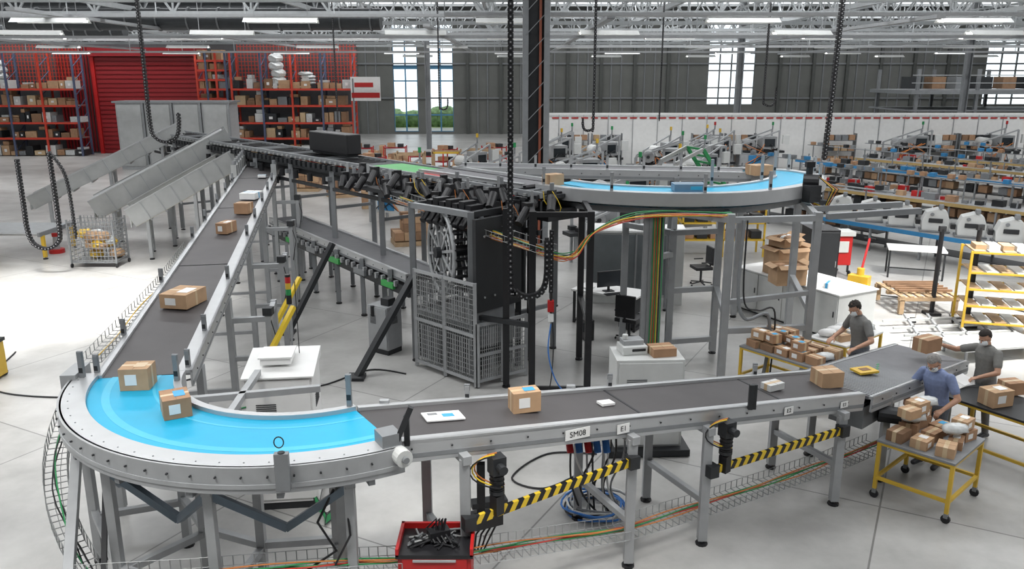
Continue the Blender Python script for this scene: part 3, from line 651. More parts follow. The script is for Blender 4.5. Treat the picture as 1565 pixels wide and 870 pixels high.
b.tube(smooth([(9,22,.015),(8.2,20,.015),(9.4,19,.015),(10.8,18.9,.015),(12,17,.015)]),.015,BLACK,6); b.tube(smooth([(-4.2,14.2,.015),(-3.4,13.2,.015),(-2.6,14.0,.015),(-1.9,13.8,.015)]),.014,BLACK,6); b.tube(smooth([(-4.4,12.2,.015),(-3.6,12.7,.015),(-3.9,11.6,.015),(-3.0,11.2,.015)]),.012,GREEN,6); b.done()
b=B('signal_tower_light'); x,y=-3.62,12.8
b.cyl((x,y,0),(x,y,1.75),.018,STEELL,8); b.box((x,y,.02),(.2,.2,.04),STEEL); b.cyl((x,y,1.6),(x,y,1.75),.045,BLACK,12); b.cyl((x,y,1.75),(x,y,1.85),.045,GREEN,12); b.cyl((x,y,1.85),(x,y,1.95),.045,YEL,12); b.cyl((x,y,1.95),(x,y,2.05),.045,RED,12); b.cyl((x,y,2.05),(x,y,2.09),.045,BLACK,12); b.done()
# ---------------------------------------------------------------- chutes left
def chute(b,T,Bm,w,side,mt=GALV,hood=False,inner=None):
    T=V(T);Bm=V(Bm); d=(Bm-T).normalized(); n=d.cross(V((0,0,1))).normalized(); up=n.cross(d)
    b.beam(T,Bm,w,.03,inner or mt)
    for sg in(-1,1): b.beam(T+n*sg*w/2+up*side/2,Bm+n*sg*w/2+up*side/2,.03,side,mt); b.beam(T+n*sg*w/2+up*side,Bm+n*sg*w/2+up*side,.07,.03,ALU)
    for k in range(1,8):
        p=T.lerp(Bm,k/8); b.beam(p-n*w/2-up*.04,p+n*w/2-up*.04,.05,.06,STEELL)
        for sg in(-1,1): b.beam(p+n*sg*(w/2+.02),p+n*sg*(w/2+.02)+up*side,.04,.03,STEELL)
    for t in(.15,.5,.9):
        p=T.lerp(Bm,t)
        for sg in(-1,1): q=p+n*sg*w*.45; leg(b,q.x,q.y,p.z,STEELL,.09)
        b.beam(V((p.x,p.y,.4))-n*w*.45,V((p.x,p.y,.4))+n*w*.45,.06,.06,STEELL)
    if hood: 
        a=T.lerp(Bm,.02);c=T.lerp(Bm,.98); b.beam(a+up*side-n*w*.2,c+up*side-n*w*.2,w*.55,.03,mt)
    b.beam(Bm+up*side*.45-n*w/2,Bm+up*side*.45+n*w/2,.03,side*.9,mt)
b=B('metal_parcel_chute'); chute(b,(-11.4,28.9,3.2),(-16.,27.4,.9),1.1,.45); b.done()
b=B('metal_parcel_chute'); chute(b,(-8.9,26.5,3.05),(-12.7,25.1,1.0),1.5,.6,GALV,True,TARP); b.done()
b=B('metal_parcel_chute'); chute(b,(-7.9,24.9,2.75),(-11.0,23.7,1.0),1.3,.55,GALV,False,TARP); b.done()
b=B('steel_roll_cage'); x0,x1,y0,y1=-12.25,-11.0,22.2,22.95
for x in(x0,x1):
    for y in(y0,y1): b.beam((x,y,.12),(x,y,1.35),.04,.04,STEEL); b.cyl((x-.02,y,.06),(x+.02,y,.06),.06,BLACK,10)
b.box(((x0+x1)/2,(y0+y1)/2,.15),(x1-x0,y1-y0,.04),STEEL)
k=.2
while k<1.35:
    for y in(y0,y1): b.beam((x0,y,k),(x1,y,k),.016,.016,STEEL)
    for x in(x0,x1): b.beam((x,y0,k),(x,y1,k),.016,.016,STEEL)
    k+=.12
for i in range(13): x=x0+(x1-x0)*i/12; b.beam((x,y0,.15),(x,y0,1.35),.014,.014,STEEL); b.beam((x,y1,.15),(x,y1,1.35),.014,.014,STEEL)
for i in range(16): b.ell((random.uniform(x0+.2,x1-.2),random.uniform(y0+.2,y1-.2),.3+random.random()*.6),(.22,.2,.13),random.choice((PLAST,PAPER,YEL,CARD2,CARD)),10,6,disp=.3)
b.done()
b=B('grey_enclosure_panels')
for k in range(4): b.box((-21.4+k*1.6,47.5,1.85),(1.5,1.6,3.7),STEELL); b.box((-21.4+k*1.6,46.68,1.9),(1.3,.04,3.4),GALV); b.beam((-20.6+k*1.6,46.6,0),(-20.6+k*1.6,46.6,3.7),.08,.05,STEEL)
b.box((-19,47.5,3.75),(6.6,1.8,.1),STEEL); b.done()
b=B('yellow_frame_cart')
for x in(-16.5,-14.6):
    for y in(21.3,22.6): b.beam((x,y,.1),(x,y,1.5),.07,.07,YEL)
for z in(.35,.9,1.45): 
    b.beam((-16.5,21.3,z),(-14.6,21.3,z),.06,.06,YEL); b.beam((-16.5,22.6,z),(-14.6,22.6,z),.06,.06,YEL); b.beam((-14.6,21.3,z),(-14.6,22.6,z),.06,.06,YEL)
b.box((-15.5,21.9,.38),(1.8,1.2,.04),STEEL); b.box((-15.6,21.9,.7),(1.2,.8,.6),YEL); b.box((-15.5,21.9,1.48),(1.8,1.2,.04),STEEL); b.done()
b=B('bollard_cone'); x,y=-13.75,24.2; b.cyl((x,y,0),(x,y,.12),.22,RED,16); b.cyl((x,y,.12),(x,y,.5),.1,STEELL,12,.07); b.cyl((x,y,.5),(x,y,.6),.09,RED,12); b.done()
b=B('gravity_roller_table')
for k in range(16): b.cyl((-16.,23.2+k*.12,.75),(-13.6,23.2+k*.12,.75),.03,STEELL,8)
for x in(-16,-13.6): b.beam((x,23.1,.75),(x,25.1,.75),.06,.12,STEEL); leg(b,x,23.3,.7,YEL); leg(b,x,24.9,.7,YEL)
b.done()
b=B('yellow_tool_box'); b.M=Matrix.Translation((-9.15,13.6,0)); b.box((0,0,.35),(.25,.4,.6),YEL); b.box((0,0,.68),(.3,.45,.06),DARK); b.box((0,0,.75),(.14,.14,.1),BLACK); b.cyl((-.1,-.2,.05),(.1,-.2,.05),.05,BLACK,10);b.cyl((-.1,.2,.05),(.1,.2,.05),.05,BLACK,10); b.done()
# ---------------------------------------------------------------- pallet racks
def rack(x0,x1,y,dp,zs,top,bays,seed,dense=1):
    random.seed(seed); b=B('pallet_rack'); UP=mat('rack_upright',(.08,.10,.17),.5)
    for i in range(bays+1):
        x=x0+(x1-x0)*i/bays
        for yy in(y,y+dp): b.beam((x,yy,0),(x,yy,top),.12,.1,ORANGE if i%2==0 else UP)
        z=.3
        while z<top-.8: b.beam((x,y,z),(x,y+dp,z+.7),.04,.04,UP); z+=.9
    for z in zs:
        for yy in(y,y+dp): b.beam((x0,yy,z),(x1,yy,z),.06,.13,ORANGE)
        b.box(((x0+x1)/2,y+dp/2,z+.03),(x1-x0,dp,.03),STEEL)
    b.done()
    b=B('stored_cartons')
    for z in [0]+list(zs):
        x=x0+.1
        while x<x1-.5:
            w=random.uniform(.3,.8); h=random.uniform(.25,.7)
            if random.random()<.88*dense:
                m=random.choice((CARD,CARD2,CARD2,TAPE,CARD,CARD3,OFFW,STEEL,PLAST,DARK))
                b.box((x+w/2,y+dp*.42,z+.06+h/2),(w*.93,dp*.7,h),m)
                b.box((x+w/2,y+dp*.42-dp*.35-.01,z+.06+h*.5),(w*.3,.02,h*.3),PAPER if random.random()<.4 else m)
                if random.random()<.25: b.box((x+w/2,y+dp*.42,z+.08+h*1.2),(w*.7,dp*.5,h*.4),random.choice((CARD2,PLAST,CARD)))
            x+=w+.04
    b.done()
rack(-35,-28.4,54.6,1.3,(1.15,2.15,3.25,4.3),6.6,3,3)
rack(-18.2,-10.4,54.6,1.3,(1.15,2.15,3.25,4.3),6.6,4,4)
rack(-20.4,-18.5,54.6,1.3,(.7,1.3,1.9,2.5,3.1,3.7,4.3,4.9,5.5,6.1),6.7,3,5,1)
b=B('wrapped_pallet_load')
for x,z,h in((-15.4,4.4,1.9),(-33.6,4.4,1.5),(-13.4,4.4,.8)):
    b.box((x,55.2,z+.07),(1.2,1,.12),WOOD)
    for k in range(4): b.ell((x+random.uniform(-.15,.15),55.2,z+.2+h*(k+.5)/4),(.5,.45,h*.16),PLAST,10,6,disp=.3)
b.done()
b=B('rack_mesh_panel'); 
for x0m,nn_ in((-18.2,36),(-34.8,28)):
    for k in range(nn_): b.beam((x0m+k*.22,56.3,4.4),(x0m+k*.22,56.3,7.2),.03,.03,ORANGE)
    for k in range(12): b.beam((x0m,56.3,4.4+k*.24),(x0m+nn_*.22,56.3,4.4+k*.24),.03,.03,ORANGE)
b.done()
b=B('hanging_sign_board'); b.box((-9.4,54,4.35),(1.9,.08,1.5),WHITE); b.box((-9.5,53.94,4.6),(1.2,.03,.28),RED); b.box((-9.4,53.94,3.95),(1.8,.03,.32),RED); b.beam((-10.2,54,0),(-10.2,54,5),.1,.1,STEEL); b.done()
# ---------------------------------------------------------------- carts & tables
def cart(name,cx,cy,w,dp,h,rz,top=STEEL,frame=YEL,wheels=True,shelf=True):
    b=B(name); b.M=Matrix.Translation((cx,cy,0))@Matrix.Rotation(rz,4,'Z')
    for sx in(-1,1):
        for sy in(-1,1):
            x,y=sx*(w/2-.03),sy*(dp/2-.03)
            b.beam((x,y,.12 if wheels else 0),(x,y,h),.045,.045,frame)
            if wheels: b.cyl((x-.015,y,.055),(x+.015,y,.055),.055,BLACK,12); b.box((x,y,.1),(.05,.05,.06),STEEL)
    for z in((.28,h-.03) if shelf else (h-.03,)):
        for sy in(-1,1): b.beam((-w/2+.03,sy*(dp/2-.03),z),(w/2-.03,sy*(dp/2-.03),z),.04,.04,frame)
        for sx in(-1,1): b.beam((sx*(w/2-.03),-dp/2+.03,z),(sx*(w/2-.03),dp/2-.03,z),.04,.04,frame)
    b.box((0,0,h),(w,dp,.03),top); return b.done(bevel=.003)
ca=math.radians(43)
cart('yellow_parcel_trolley',5.24,9.42,1.02,.92,.78,ca)
random.seed(11)
def pile(cx,cy,rz,w,dp,z,n,big=.3,mats=(CARD,CARD2,CARD,CARD3),wrap=.25):
    c,s_=math.cos(rz),math.sin(rz); N=0; k=0
    cols=max(2,int(w/.25)); rows=max(1,int(dp/.24))
    for layer in range(3):
        for i in range(cols):
            for j in range(rows):
                if N>=n: return
                if layer and random.random()<.4: continue
                x=(-w/2+(i+.5)*w/cols)*(1-.12*layer); y=(-dp/2+(j+.5)*dp/rows)*(1-.12*layer)
                lab=random.choice((None,PAPER,BTAPE,None))
                if random.random()<wrap:
                    b=B('plastic_wrapped_parcel'); b.M=Matrix.Translation((cx+x*c-y*s_,cy+x*s_+y*c,z+layer*.15)); b.ell((0,0,.075),(.15,.11,.07),random.choice((PLAST,PAPER)),12,8,disp=.35); b.done(smooth=True)
                else: carton(cx+x*c-y*s_,cy+x*s_+y*c,z+layer*.152,random.uniform(.2,.26),random.uniform(.16,.22),random.uniform(.11,.15),rz+random.uniform(-.3,.3),random.choice(mats),lab)
                N+=1
pile(5.24,9.42,ca,.94,.84,.796,21,wrap=.2)
cart('yellow_parcel_trolley',4.62,12.75,1.5,.85,.78,math.radians(-52)); pile(4.62,12.75,math.radians(-52),1.4,.75,.796,22,wrap=.15)
cart('yellow_parcel_trolley',5.85,13.65,1.3,.7,.8,math.radians(40),WHITE); pile(5.85,13.65,math.radians(40),1.1,.55,.816,7,wrap=.5,mats=(OFFW,CARD2))
ba=math.radians(-57)
cart('packing_bench',7.0,9.95,2.3,.85,.86,ba,DARK,YEL,False); 
carton(6.55,10.35,.88,.34,.26,.22,.3,CARD2,PAPER); carton(7.0,10.75,.88,.28,.22,.18,.2,CARD); carton(7.25,9.75,.88,.3,.26,.24,-.2,CARD2); carton(7.2,10.2,.88,.3,.25,.12,.1,CARD3)
carton(2.1,10.9,1.4,.34,.28,.12,.2,CARD)
b=B('barcode_printer'); b.M=Matrix.Translation((1.7,11.0,1.4))@Matrix.Rotation(.2,4,'Z'); b.box((0,0,.06),(.36,.3,.12),OFFW); b.box((0,.03,.15),(.3,.2,.08),STEELL); b.cyl((-.1,.02,.19),(-.1,.02,.26),.04,OFFW,12); b.box((.05,-.15,.07),(.2,.02,.04),BLACK); b.done(bevel=.01)
# ---------------------------------------------------------------- office corner
b=B('grey_office_cubicle'); b.M=Matrix.Translation((2.9,18.9,0))@Matrix.Rotation(-.1,4,'Z')
b.box((0,0,.85),(2.2,.9,1.7),OFFW); b.box((-.1,-.47,.95),(1.9,.05,1.4),mat('grey_panel',(.18,.20,.21),.6)); b.box((.0,-.5,.95),(.04,.05,1.5),STEELL); b.box((0,0,1.72),(2.3,1.,.05),WHITE); b.done(bevel=.01)
b=B('computer_desk'); b.M=Matrix.Translation((2.1,16.9,0))@Matrix.Rotation(-.55,4,'Z')
b.box((0,0,.74),(1.5,.75,.04),WHITE)
for x in(-.7,.7):
    b.beam((x,-.3,0),(x,-.3,.72),.05,.05,BLACK); b.beam((x,.3,0),(x,.3,.72),.05,.05,BLACK); b.beam((x,-.3,.05),(x,.3,.05),.05,.05,BLACK)
b.box((.5,0,.35),(.35,.5,.6),DARK); b.box((-.5,-.1,.78),(.3,.22,.02),PAPER); b.done(bevel=.005)
b=B('computer_monitor'); b.M=Matrix.Translation((2.05,16.75,.76))@Matrix.Rotation(.35,4,'Z'); b.box((0,0,.28),(.55,.03,.34),BLACK); b.box((0,-.018,.28),(.51,.004,.3),SCREEN); b.beam((0,.02,0),(0,.02,.2),.05,.03,BLACK); b.box((0,.02,.01),(.22,.16,.02),BLACK); b.box((0,-.25,.012),(.42,.15,.02),BLACK); b.done(bevel=.004)
def chair(x,y,rz):
    b=B('office_chair'); b.M=Matrix.Translation((x,y,0))@Matrix.Rotation(rz,4,'Z')
    b.box((0,0,.48),(.46,.44,.08),BLACK); b.box((0,.22,.78),(.42,.06,.45),BLACK); b.beam((0,.24,.5),(0,.24,.7),.05,.03,BLACK); b.cyl((0,0,.12),(0,0,.45),.03,DARK,10)
    for k in range(5): a=k*1.2566; b.beam((0,0,.11),(.28*math.cos(a),.28*math.sin(a),.08),.04,.03,BLACK); b.cyl((.28*math.cos(a)-.01,.28*math.sin(a),.03),(.28*math.cos(a)+.02,.28*math.sin(a),.03),.03,BLACK,8)
    b.box((-.25,.02,.65),(.04,.25,.03),BLACK); b.box((.25,.02,.65),(.04,.25,.03),BLACK); b.done(bevel=.02)
chair(2.35,15.7,2.6); chair(4.8,20.2,-1.4); chair(4.2,21.0,2)
b=B('desktop_pc_tower'); b.box((1.5,15.9,.22),(.2,.42,.42),BLACK,.3); b.box((1.48,15.68,.3),(.12,.01,.2),DARK,.3); b.done(bevel=.01)
b=B('low_white_cabinet_row'); b.M=Matrix.Translation((6.3,17.2,0))@Matrix.Rotation(math.radians(-62),4,'Z')
b.box((0,0,.5),(2.9,1.1,.9),OFFW); b.box((0,0,.96),(2.96,1.16,.03),WHITE); b.box((0,0,.04),(2.8,1.0,.08),DARK)
for k in range(4): b.box((-1.09+k*.725,-.56,.5),(.70,.02,.84),OFFW); b.box((-1.09+k*.725+.28,-.58,.55),(.02,.02,.12),DARK)
b.done(bevel=.006)
def openbox(x,y,z,w,dp,h,rz,mt=CARD2):
    b=B('open_cardboard_box'); b.M=Matrix.Translation((x,y,z))@Matrix.Rotation(rz,4,'Z')
    b.box((0,0,.01),(w,dp,.02),mt)
    for sx in(-1,1): b.box((sx*w/2,0,h/2),(.012,dp,h),mt); b.beam((sx*w/2,0,h),(sx*(w/2+.12),0,h+.05*sx),.01,dp*.96,mt,(0,1,0))
    for sy in(-1,1): b.box((0,sy*dp/2,h/2),(w,.012,h),mt); b.beam((0,sy*dp/2,h),(0,sy*(dp/2+.12),h-.06),w*.96,.01,mt)
    for k in range(6): b.ell((random.uniform(-w/3,w/3),random.uniform(-dp/3,dp/3),h*.8),(w*.2,dp*.2,.08),random.choice((CARD,PLAST,CARD3,PAPER)),8,6,disp=.3)
    return b.done()
openbox(5.75,16.6,.98,.62,.45,.42,.1); openbox(6.0,17.5,.98,.75,.55,.6,.3); openbox(5.95,17.5,1.6,.5,.45,.2,.5,CARD2); carton(6.5,16.3,.98,.3,.1,.1,1.0,PAPER,None,'white_parcel')
b=B('black_server_cabinet'); b.M=Matrix.Translation((7.25,18.9,0)); b.box((0,0,.9),(.62,.8,1.7),BLACK); b.box((0,-.41,.9),(.55,.02,1.6),DARK); b.box((.24,-.43,.95),(.02,.02,.15),GALV); b.box((0,0,.03),(.6,.7,.06),DARK); b.done(bevel=.01)
b=B('red_machine_trolley'); b.M=Matrix.Translation((8.75,21.1,0)); b.box((0,.3,.7),(.5,.4,.8),RED); b.box((0,.3,1.15),(.6,.5,.12),OFFW); b.box((-.8,.4,.8),(.6,.5,1.2),STEEL); b.box((-.8,.13,.9),(.5,.03,.7),DRED); b.box((0,.08,.8),(.3,.03,.3),OFFW)
for x in(-1.05,-.55,-.2,.2): b.cyl((x,.1,.08),(x+.05,.1,.08),.08,BLACK,10); b.beam((x,.15,.1),(x,.15,.4),.05,.05,DARK)
b.done(bevel=.01)
b=B('yellow_pallet_jack'); b.M=Matrix.Translation((8.75,20.0,0))@Matrix.Rotation(2.4,4,'Z')
for x in(-.2,.2): b.box((x,.6,.1),(.16,1.15,.07),YEL); b.cyl((x-.05,1.1,.05),(x+.05,1.1,.05),.05,BLACK,10)
b.box((0,0,.2),(.5,.25,.25),YEL); b.cyl((0,-.05,.2),(0,-.05,.5),.09,YEL,12); b.cyl((-.1,-.1,.09),(.1,-.1,.09),.09,BLACK,14); b.beam((0,-.1,.45),(0,-.45,1.2),.05,.05,RED); b.beam((-.14,-.45,1.2),(.14,-.45,1.2),.04,.04,BLACK); b.done(bevel=.01)
def table(x,y,w,dp,rz,h=.76,top=WHITE,fr=DARK):
    b=B('work_table'); b.M=Matrix.Translation((x,y,0))@Matrix.Rotation(rz,4,'Z'); b.box((0,0,h),(w,dp,.04),top)
    for sx in(-1,1):
        for sy in(-1,1): b.beam((sx*(w/2-.05),sy*(dp/2-.05),0),(sx*(w/2-.05),sy*(dp/2-.05),h-.02),.045,.045,fr)
    b.beam((-w/2+.05,0,.2),(w/2-.05,0,.2),.03,.03,fr); return b.done(bevel=.003)
table(10.7,21.2,1.4,.8,-.35)
b=B('yellow_shelf_rack'); b.M=Matrix.Translation((10.1,16.4,0))@Matrix.Rotation(math.radians(-15),4,'Z')
for x in(-.7,.7):
    for y in(-.4,.4): b.beam((x,y,.1),(x,y,1.75),.045,.045,YEL); b.cyl((x,y,0.05),(x+.03,y,0.05),.05,BLACK,8)
for z in(.25,.6,.95,1.3,1.72):
    for y in(-.4,.4): b.beam((-.7,y,z),(.7,y,z),.035,.035,YEL)
    for k in range(5): b.box((-.55+k*.28,0,z+.02),(.22,.75,.03),OFFW if k%2 else WOOD)
for k in range(5): b.box((-.5+k*.25,0,1.8),(.2,.4,.1),random.choice((PAPER,OFFW,WOOD)))
b.done()
b=B('wooden_pallet'); 
for k in range(7): b.box((8.7+k*.2,18.2,.42),(.1,1.3,.03),WOOD)
for y in(17.6,18.2,18.8): b.box((9.3,y,.36),(1.35,.1,.08),WOOD); 
for x in(8.7,9.9):
    for y in(17.6,18.8): b.box((x,y,.18),(.1,.1,.32),WOOD)
for k in range(5): b.box((9.3,17.8+k*.2,.5),(1.2,.05,.05),CARD3)
b.done()
b=B('steel_floor_frames')
for k in range(5): 
    x=8.0+k*.5; b.beam((x,15.0,.12),(x+.6,17.2,.12),.05,.05,STEELL)
for k in range(4): b.beam((7.9,15.2+k*.5,.12),(10.2,15.5+k*.5,.12),.05,.05,OFFW)
for x,y in((8,15.1),(10,15.3),(8.7,17),(10.5,17)): b.box((x,y,.05),(.1,.1,.1),BLACK)
b.box((9.2,14.9,.25),(1.8,.8,.04),OFFW,.2)
for x,y in((8.5,14.5),(9.9,14.8),(8.4,15.1),(9.8,15.4)): b.beam((x,y,0),(x,y,.24),.04,.04,STEELL)
b.done()
b=B('yellow_shelf_unit')
for x in(5.0,6.2,7.4):
    for y in(23.6,24.3): b.beam((x,y,0),(x,y,1.7),.05,.05,YEL)
for z in(.5,1.0,1.65):
    b.box((6.2,23.95,z),(2.45,.75,.04),YEL)
    for k in range(6): b.box((5.2+k*.4,23.9,z+.14),(.3,.4,.22),random.choice((CARD,CARD2,OFFW,DARK)))
b.done()
# ---------------------------------------------------------------- benches with machines
def bench(name,P,Q,w,h,fas,seed,items):
    random.seed(seed); b=B(name); P=V(P);Q=V(Q); L_=(Q-P).length; rz=math.atan2((Q-P).y,(Q-P).x)
    b.M=Matrix.Translation(P)@Matrix.Rotation(rz,4,'Z')
    b.box((L_/2,0,h),(L_,w,.06),STEELL); 
    for sy in(-1,1): b.box((L_/2,sy*w/2,h-.04),(L_,.04,.12),fas)
    k=.3
    while k<L_:
        for sy in(-1,1): b.beam((k,sy*(w/2-.05),0),(k,sy*(w/2-.05),h),.06,.06,STEEL)
        b.beam((k,-w/2,.25),(k,w/2,.25),.05,.05,STEEL); 
        if items: b.beam((k,w/2-.05,h),(k,w/2-.05,h+.8),.04,.04,STEEL)
        k+=1.6
    b.box((L_/2,0,.28),(L_,w*.8,.03),DARK)
    if items:
        b.box((L_/2,w/2-.08,h+.75),(L_,.2,.03),STEEL)
        k=.3
        while k<L_-.3:
            m=random.choice((DARK,STEEL,CARD,STEEL,DARK,RED,BLACK,OFFW,DARK,CARD2)); s_=random.uniform(.15,.4)
            b.box((k,random.uniform(-.2,.2),h+.03+s_*.3),(s_,s_*.8,s_*.6),m); b.cyl((k+.1,0,h),(k+.1,.05,h+s_*1.1),.03,STEEL,8)
            if random.random()<.7: b.box((k,0,.45),(.4,.4,.3),random.choice((CARD,CARD2,STEEL,DARK,CARD3)))
            if random.random()<.5: b.box((k,w/2-.08,h+.85),(.2,.2,.15),random.choice((CARD,DARK,BLUE,STEEL)))
            k+=random.uniform(.3,.55)
    return b.done()
bench('assembly_line_bench',(10.2,26.3,0),(14.3,20.2,0),1.0,.8,BLUE,1,False)
WOODB=mat('bench_wood_edge',(.40,.28,.11),.6)
bench('assembly_line_bench',(12.0,34.5,0),(18.,26,0),1.0,.8,WOODB,2,True)
bench('assembly_line_bench',(15.5,44,0),(22.5,31.5,0),1.0,.85,BLUE,3,True)
bench('assembly_line_bench',(19,45,0),(27,33,0),1.0,.85,WOODB,4,True)
bench('assembly_line_bench',(10.5,40,0),(15.8,31,0),1.0,.8,WOODB,5,True)
bench('assembly_line_bench',(8.5,31,0),(12,26,0),.9,.8,STEEL,9,True)
bench('assembly_line_bench',(24,44.5,0),(32,36,0),.9,.8,WOODB,12,True)
b=B('box_sealing_machine')
pf=[(-.32,0),(.32,0),(.34,.3),(.26,.52),(.05,.6),(-.25,.5),(-.34,.25)]
vs=[(x,-.25,z) for x,z in pf]+[(x,.25,z) for x,z in pf]; nn=len(pf)
b.add(vs,[tuple(range(nn)),tuple(range(2*nn-1,nn-1,-1))]+[(k,k+nn,(k+1)%nn+nn,(k+1)%nn) for k in range(nn)],OFFW)
b.box((.0,-.27,.28),(.35,.03,.12),DARK); b.cyl((-.1,-.26,.45),(-.1,-.3,.45),.05,STEEL,12); b.box((.1,-.2,.66),(.12,.2,.12),STEEL); b.box((0,0,-.02),(.75,.6,.05),STEEL); b.box((-.42,0,.2),(.12,.2,.14),BLACK)
s0=b.done(bevel=.015); first=True
for k in range(7):
    p=V((10.2,26.3,.83)).lerp(V((14.3,20.2,.83)),.06+k*.14)
    if first: s0.location=p; s0.rotation_euler=(0,0,-.4); s0.scale=(1.05,)*3; first=False
    else: clone(s0,p,-.4,1.05)
def machine(seed):
    random.seed(seed); b=B('packaging_machine'); w=random.uniform(1.4,2.4); dp=random.uniform(.8,1.3)
    body=random.choice((STEELL,OFFW,OFFW)); acc=random.choice((RED,BLUE,STEEL,RED))
    for sx in(-1,1):
        for sy in(-1,1): b.beam((sx*w*.45,sy*dp*.45,0),(sx*w*.45,sy*dp*.45,1.9 if sx>0 else 1.3),.07,.07,STEELL)
    b.box((0,0,.6),(w*.85,dp*.8,.55),body); b.box((-.1,-dp*.41,.6),(w*.4,.03,.4),acc); b.box((0,0,.93),(w*1.3,dp*.5,.1),DARK)
    b.box((w*.25,0,1.35),(w*.35,dp*.7,.55),STEELL); b.box((w*.25,-dp*.36,1.35),(w*.25,.03,.35),SCREEN); b.cyl((-w*.2,-dp*.3,1.3),(-w*.2,dp*.3,1.3),.22,body,16); b.cyl((-w*.2,-dp*.35,1.3),(-w*.2,dp*.35,1.3),.06,DARK,10)
    b.beam((-w*.45,-dp*.45,1.3),(w*.45,-dp*.45,1.9),.06,.06,STEELL); b.beam((-w*.45,dp*.45,1.3),(w*.45,dp*.45,1.9),.06,.06,STEELL)
    b.box((w*.6,-dp*.5,1.5),(.3,.12,.4),OFFW); b.cyl((w*.45,dp*.4,1.9),(w*.45,dp*.4,2.25),.03,STEEL,8); b.cyl((w*.45,dp*.4,2.1),(w*.45,dp*.4,2.25),.05,random.choice((RED,GREEN,YEL)),10)
    for k in range(8): b.box((random.uniform(-w*.5,w*.5),random.uniform(-.3,.3),1.03),(.2,.2,.12),random.choice((CARD,BLACK,STEEL,DARK)))
    for k in range(6): b.tube([(random.uniform(-w*.4,w*.4),-dp*.42,1.3),(random.uniform(-w*.4,w*.4),-dp*.5,.9),(random.uniform(-w*.4,w*.4),-dp*.42,.4)],.02,random.choice((BLACK,ORC,BLACK)),5)
    return b.done(bevel=.01)
ms=[machine(s) for s in range(30,36)]
POS=[(3.5,27,.3),(5.5,31,-.4),(8,35,.6),(2.5,33,.1),(6.8,38,-.2),(11,45,.8),(13.5,45.5,.1),(9.5,43,0),(4.5,41.5,.3),(31,42,-.8),(28,29,-1),(30,34,-.9),(-.8,31,.2),(-1.8,36,.7),(-4.2,29.5,-.5),(1.6,39.5,.3),(22,46,0),(27,46.5,0),(2.7,22.8,.4),(7.5,41,.4),(2.5,44.5,0),(9.2,39.5,.2)]
for i,(x,y,r) in enumerate(POS):
    m=ms[i%6]
    if i<6: m.location=(x,y,0); m.rotation_euler=(0,0,r); m.scale=(1.2,)*3
    else: clone(m,(x,y,0),r,1.2 if y>26 else 1)
def palletload(seed):
    random.seed(seed); b=B('loaded_pallet')
    b.box((0,0,.08),(1.2,.9,.14),WOOD)
    for i in range(4):
        for j in range(3):
            for k in range(random.randint(1,4)): b.box((-.45+i*.3,-.3+j*.3,.32+k*.27),(.28,.28,.26),(CARD,CARD2,CARD3)[(i+j+k)%3])
    return b.done()
pl=[palletload(s) for s in(1,2,3)]
PP=[(-5.5,33,.2),(-7.5,36,.5),(-2.5,42.5,0),(-6,43,0),(-3.2,25.6,.3),(-9.5,38,0),(2,36,.3),(-8,48,0),(-13,40,0),(-11,46.5,0),(5.2,35.5,.1),(-5,38.5,.3),(-15,36,.2),(-17,42,.3)]
for i,(x,y,r) in enumerate(PP):
    m=pl[i%3]
    if i<3: m.location=(x,y,0); m.rotation_euler=(0,0,r)
    else: clone(m,(x,y,0),r)
b=B('red_stock_trolley')
for x in(-.6,.6):
    for y in(-.35,.35): b.beam((x,y,.1),(x,y,1.5),.05,.05,RED)
for z in(.3,.8,1.4): b.box((0,0,z),(1.2,.7,.05),DRED); b.box((-.2,0,z+.15),(.4,.4,.22),CARD); b.box((.3,0,z+.12),(.3,.4,.18),DARK)
r0=b.done(); r0.location=(-3.5,33.5,0)
for x,y in((-5,36),(-6.8,40),(-4.5,41),(-.5,41),(-8.6,42),(-1,46),(-6.5,46),(-10,44),(-.6,27.2),(-3.6,44.5),(-8.3,45.6),(-9.8,41)): clone(r0,(x,y,0),random.random())
b=B('wooden_crate_frame')
for k in range(3):
    x=-5.0+k*1.5
    for z in(.1,1.0,1.9): b.beam((x,35.2+k,z),(x+1.2,35.2+k,z),.08,.08,YEL if k==1 else WOOD); b.beam((x,36+k,z),(x+1.2,36+k,z),.08,.08,WOOD)
    for xx in(x,x+1.2): b.beam((xx,35.2+k,0),(xx,35.2+k,2),.08,.08,WOOD); b.beam((xx,36+k,0),(xx,36+k,2),.08,.08,WOOD)
b.done()
b=B('storage_shelving')
for k in (0,1,4,5,8,11,12,15):
    x=3.5+k*1.9
    for z in(.4,1.0,1.6): 
        b.box((x,47.2,z),(1.7,.5,.04),STEEL)
        for j in range(4): b.box((x-.6+j*.4,47.2,z+.17),(.33,.4,.28),random.choice((CARD,CARD3,DARK,WOOD,STEEL)))
    for sx in(-.85,.85): b.beam((x+sx,47.2,0),(x+sx,47.2,2.0),.05,.4,STEEL)
b.done()
b=B('folding_machine_hood'); b.M=Matrix.Translation((5.4,25.6,0))@Matrix.Rotation(.3,4,'Z')
for y in(-.5,.5):
    b.beam((-.9,y,0),(-.6,y,2.6),.1,.1,GALV); b.beam((-.6,y,2.6),(.3,y,3.0),.1,.1,GALV); b.beam((.3,y,3.0),(1.2,y,1.8),.1,.1,GREEN); b.beam((1.2,y,1.8),(1.1,y,0),.1,.1,GALV); b.beam((-.8,y,1.4),(1.1,y,1.4),.1,.1,GALV)
for k in range(6): b.beam((.3+k*.16,-.5,3.0-k*.22),(.3+k*.16,.5,3.0-k*.22),.06,.06,GREEN)
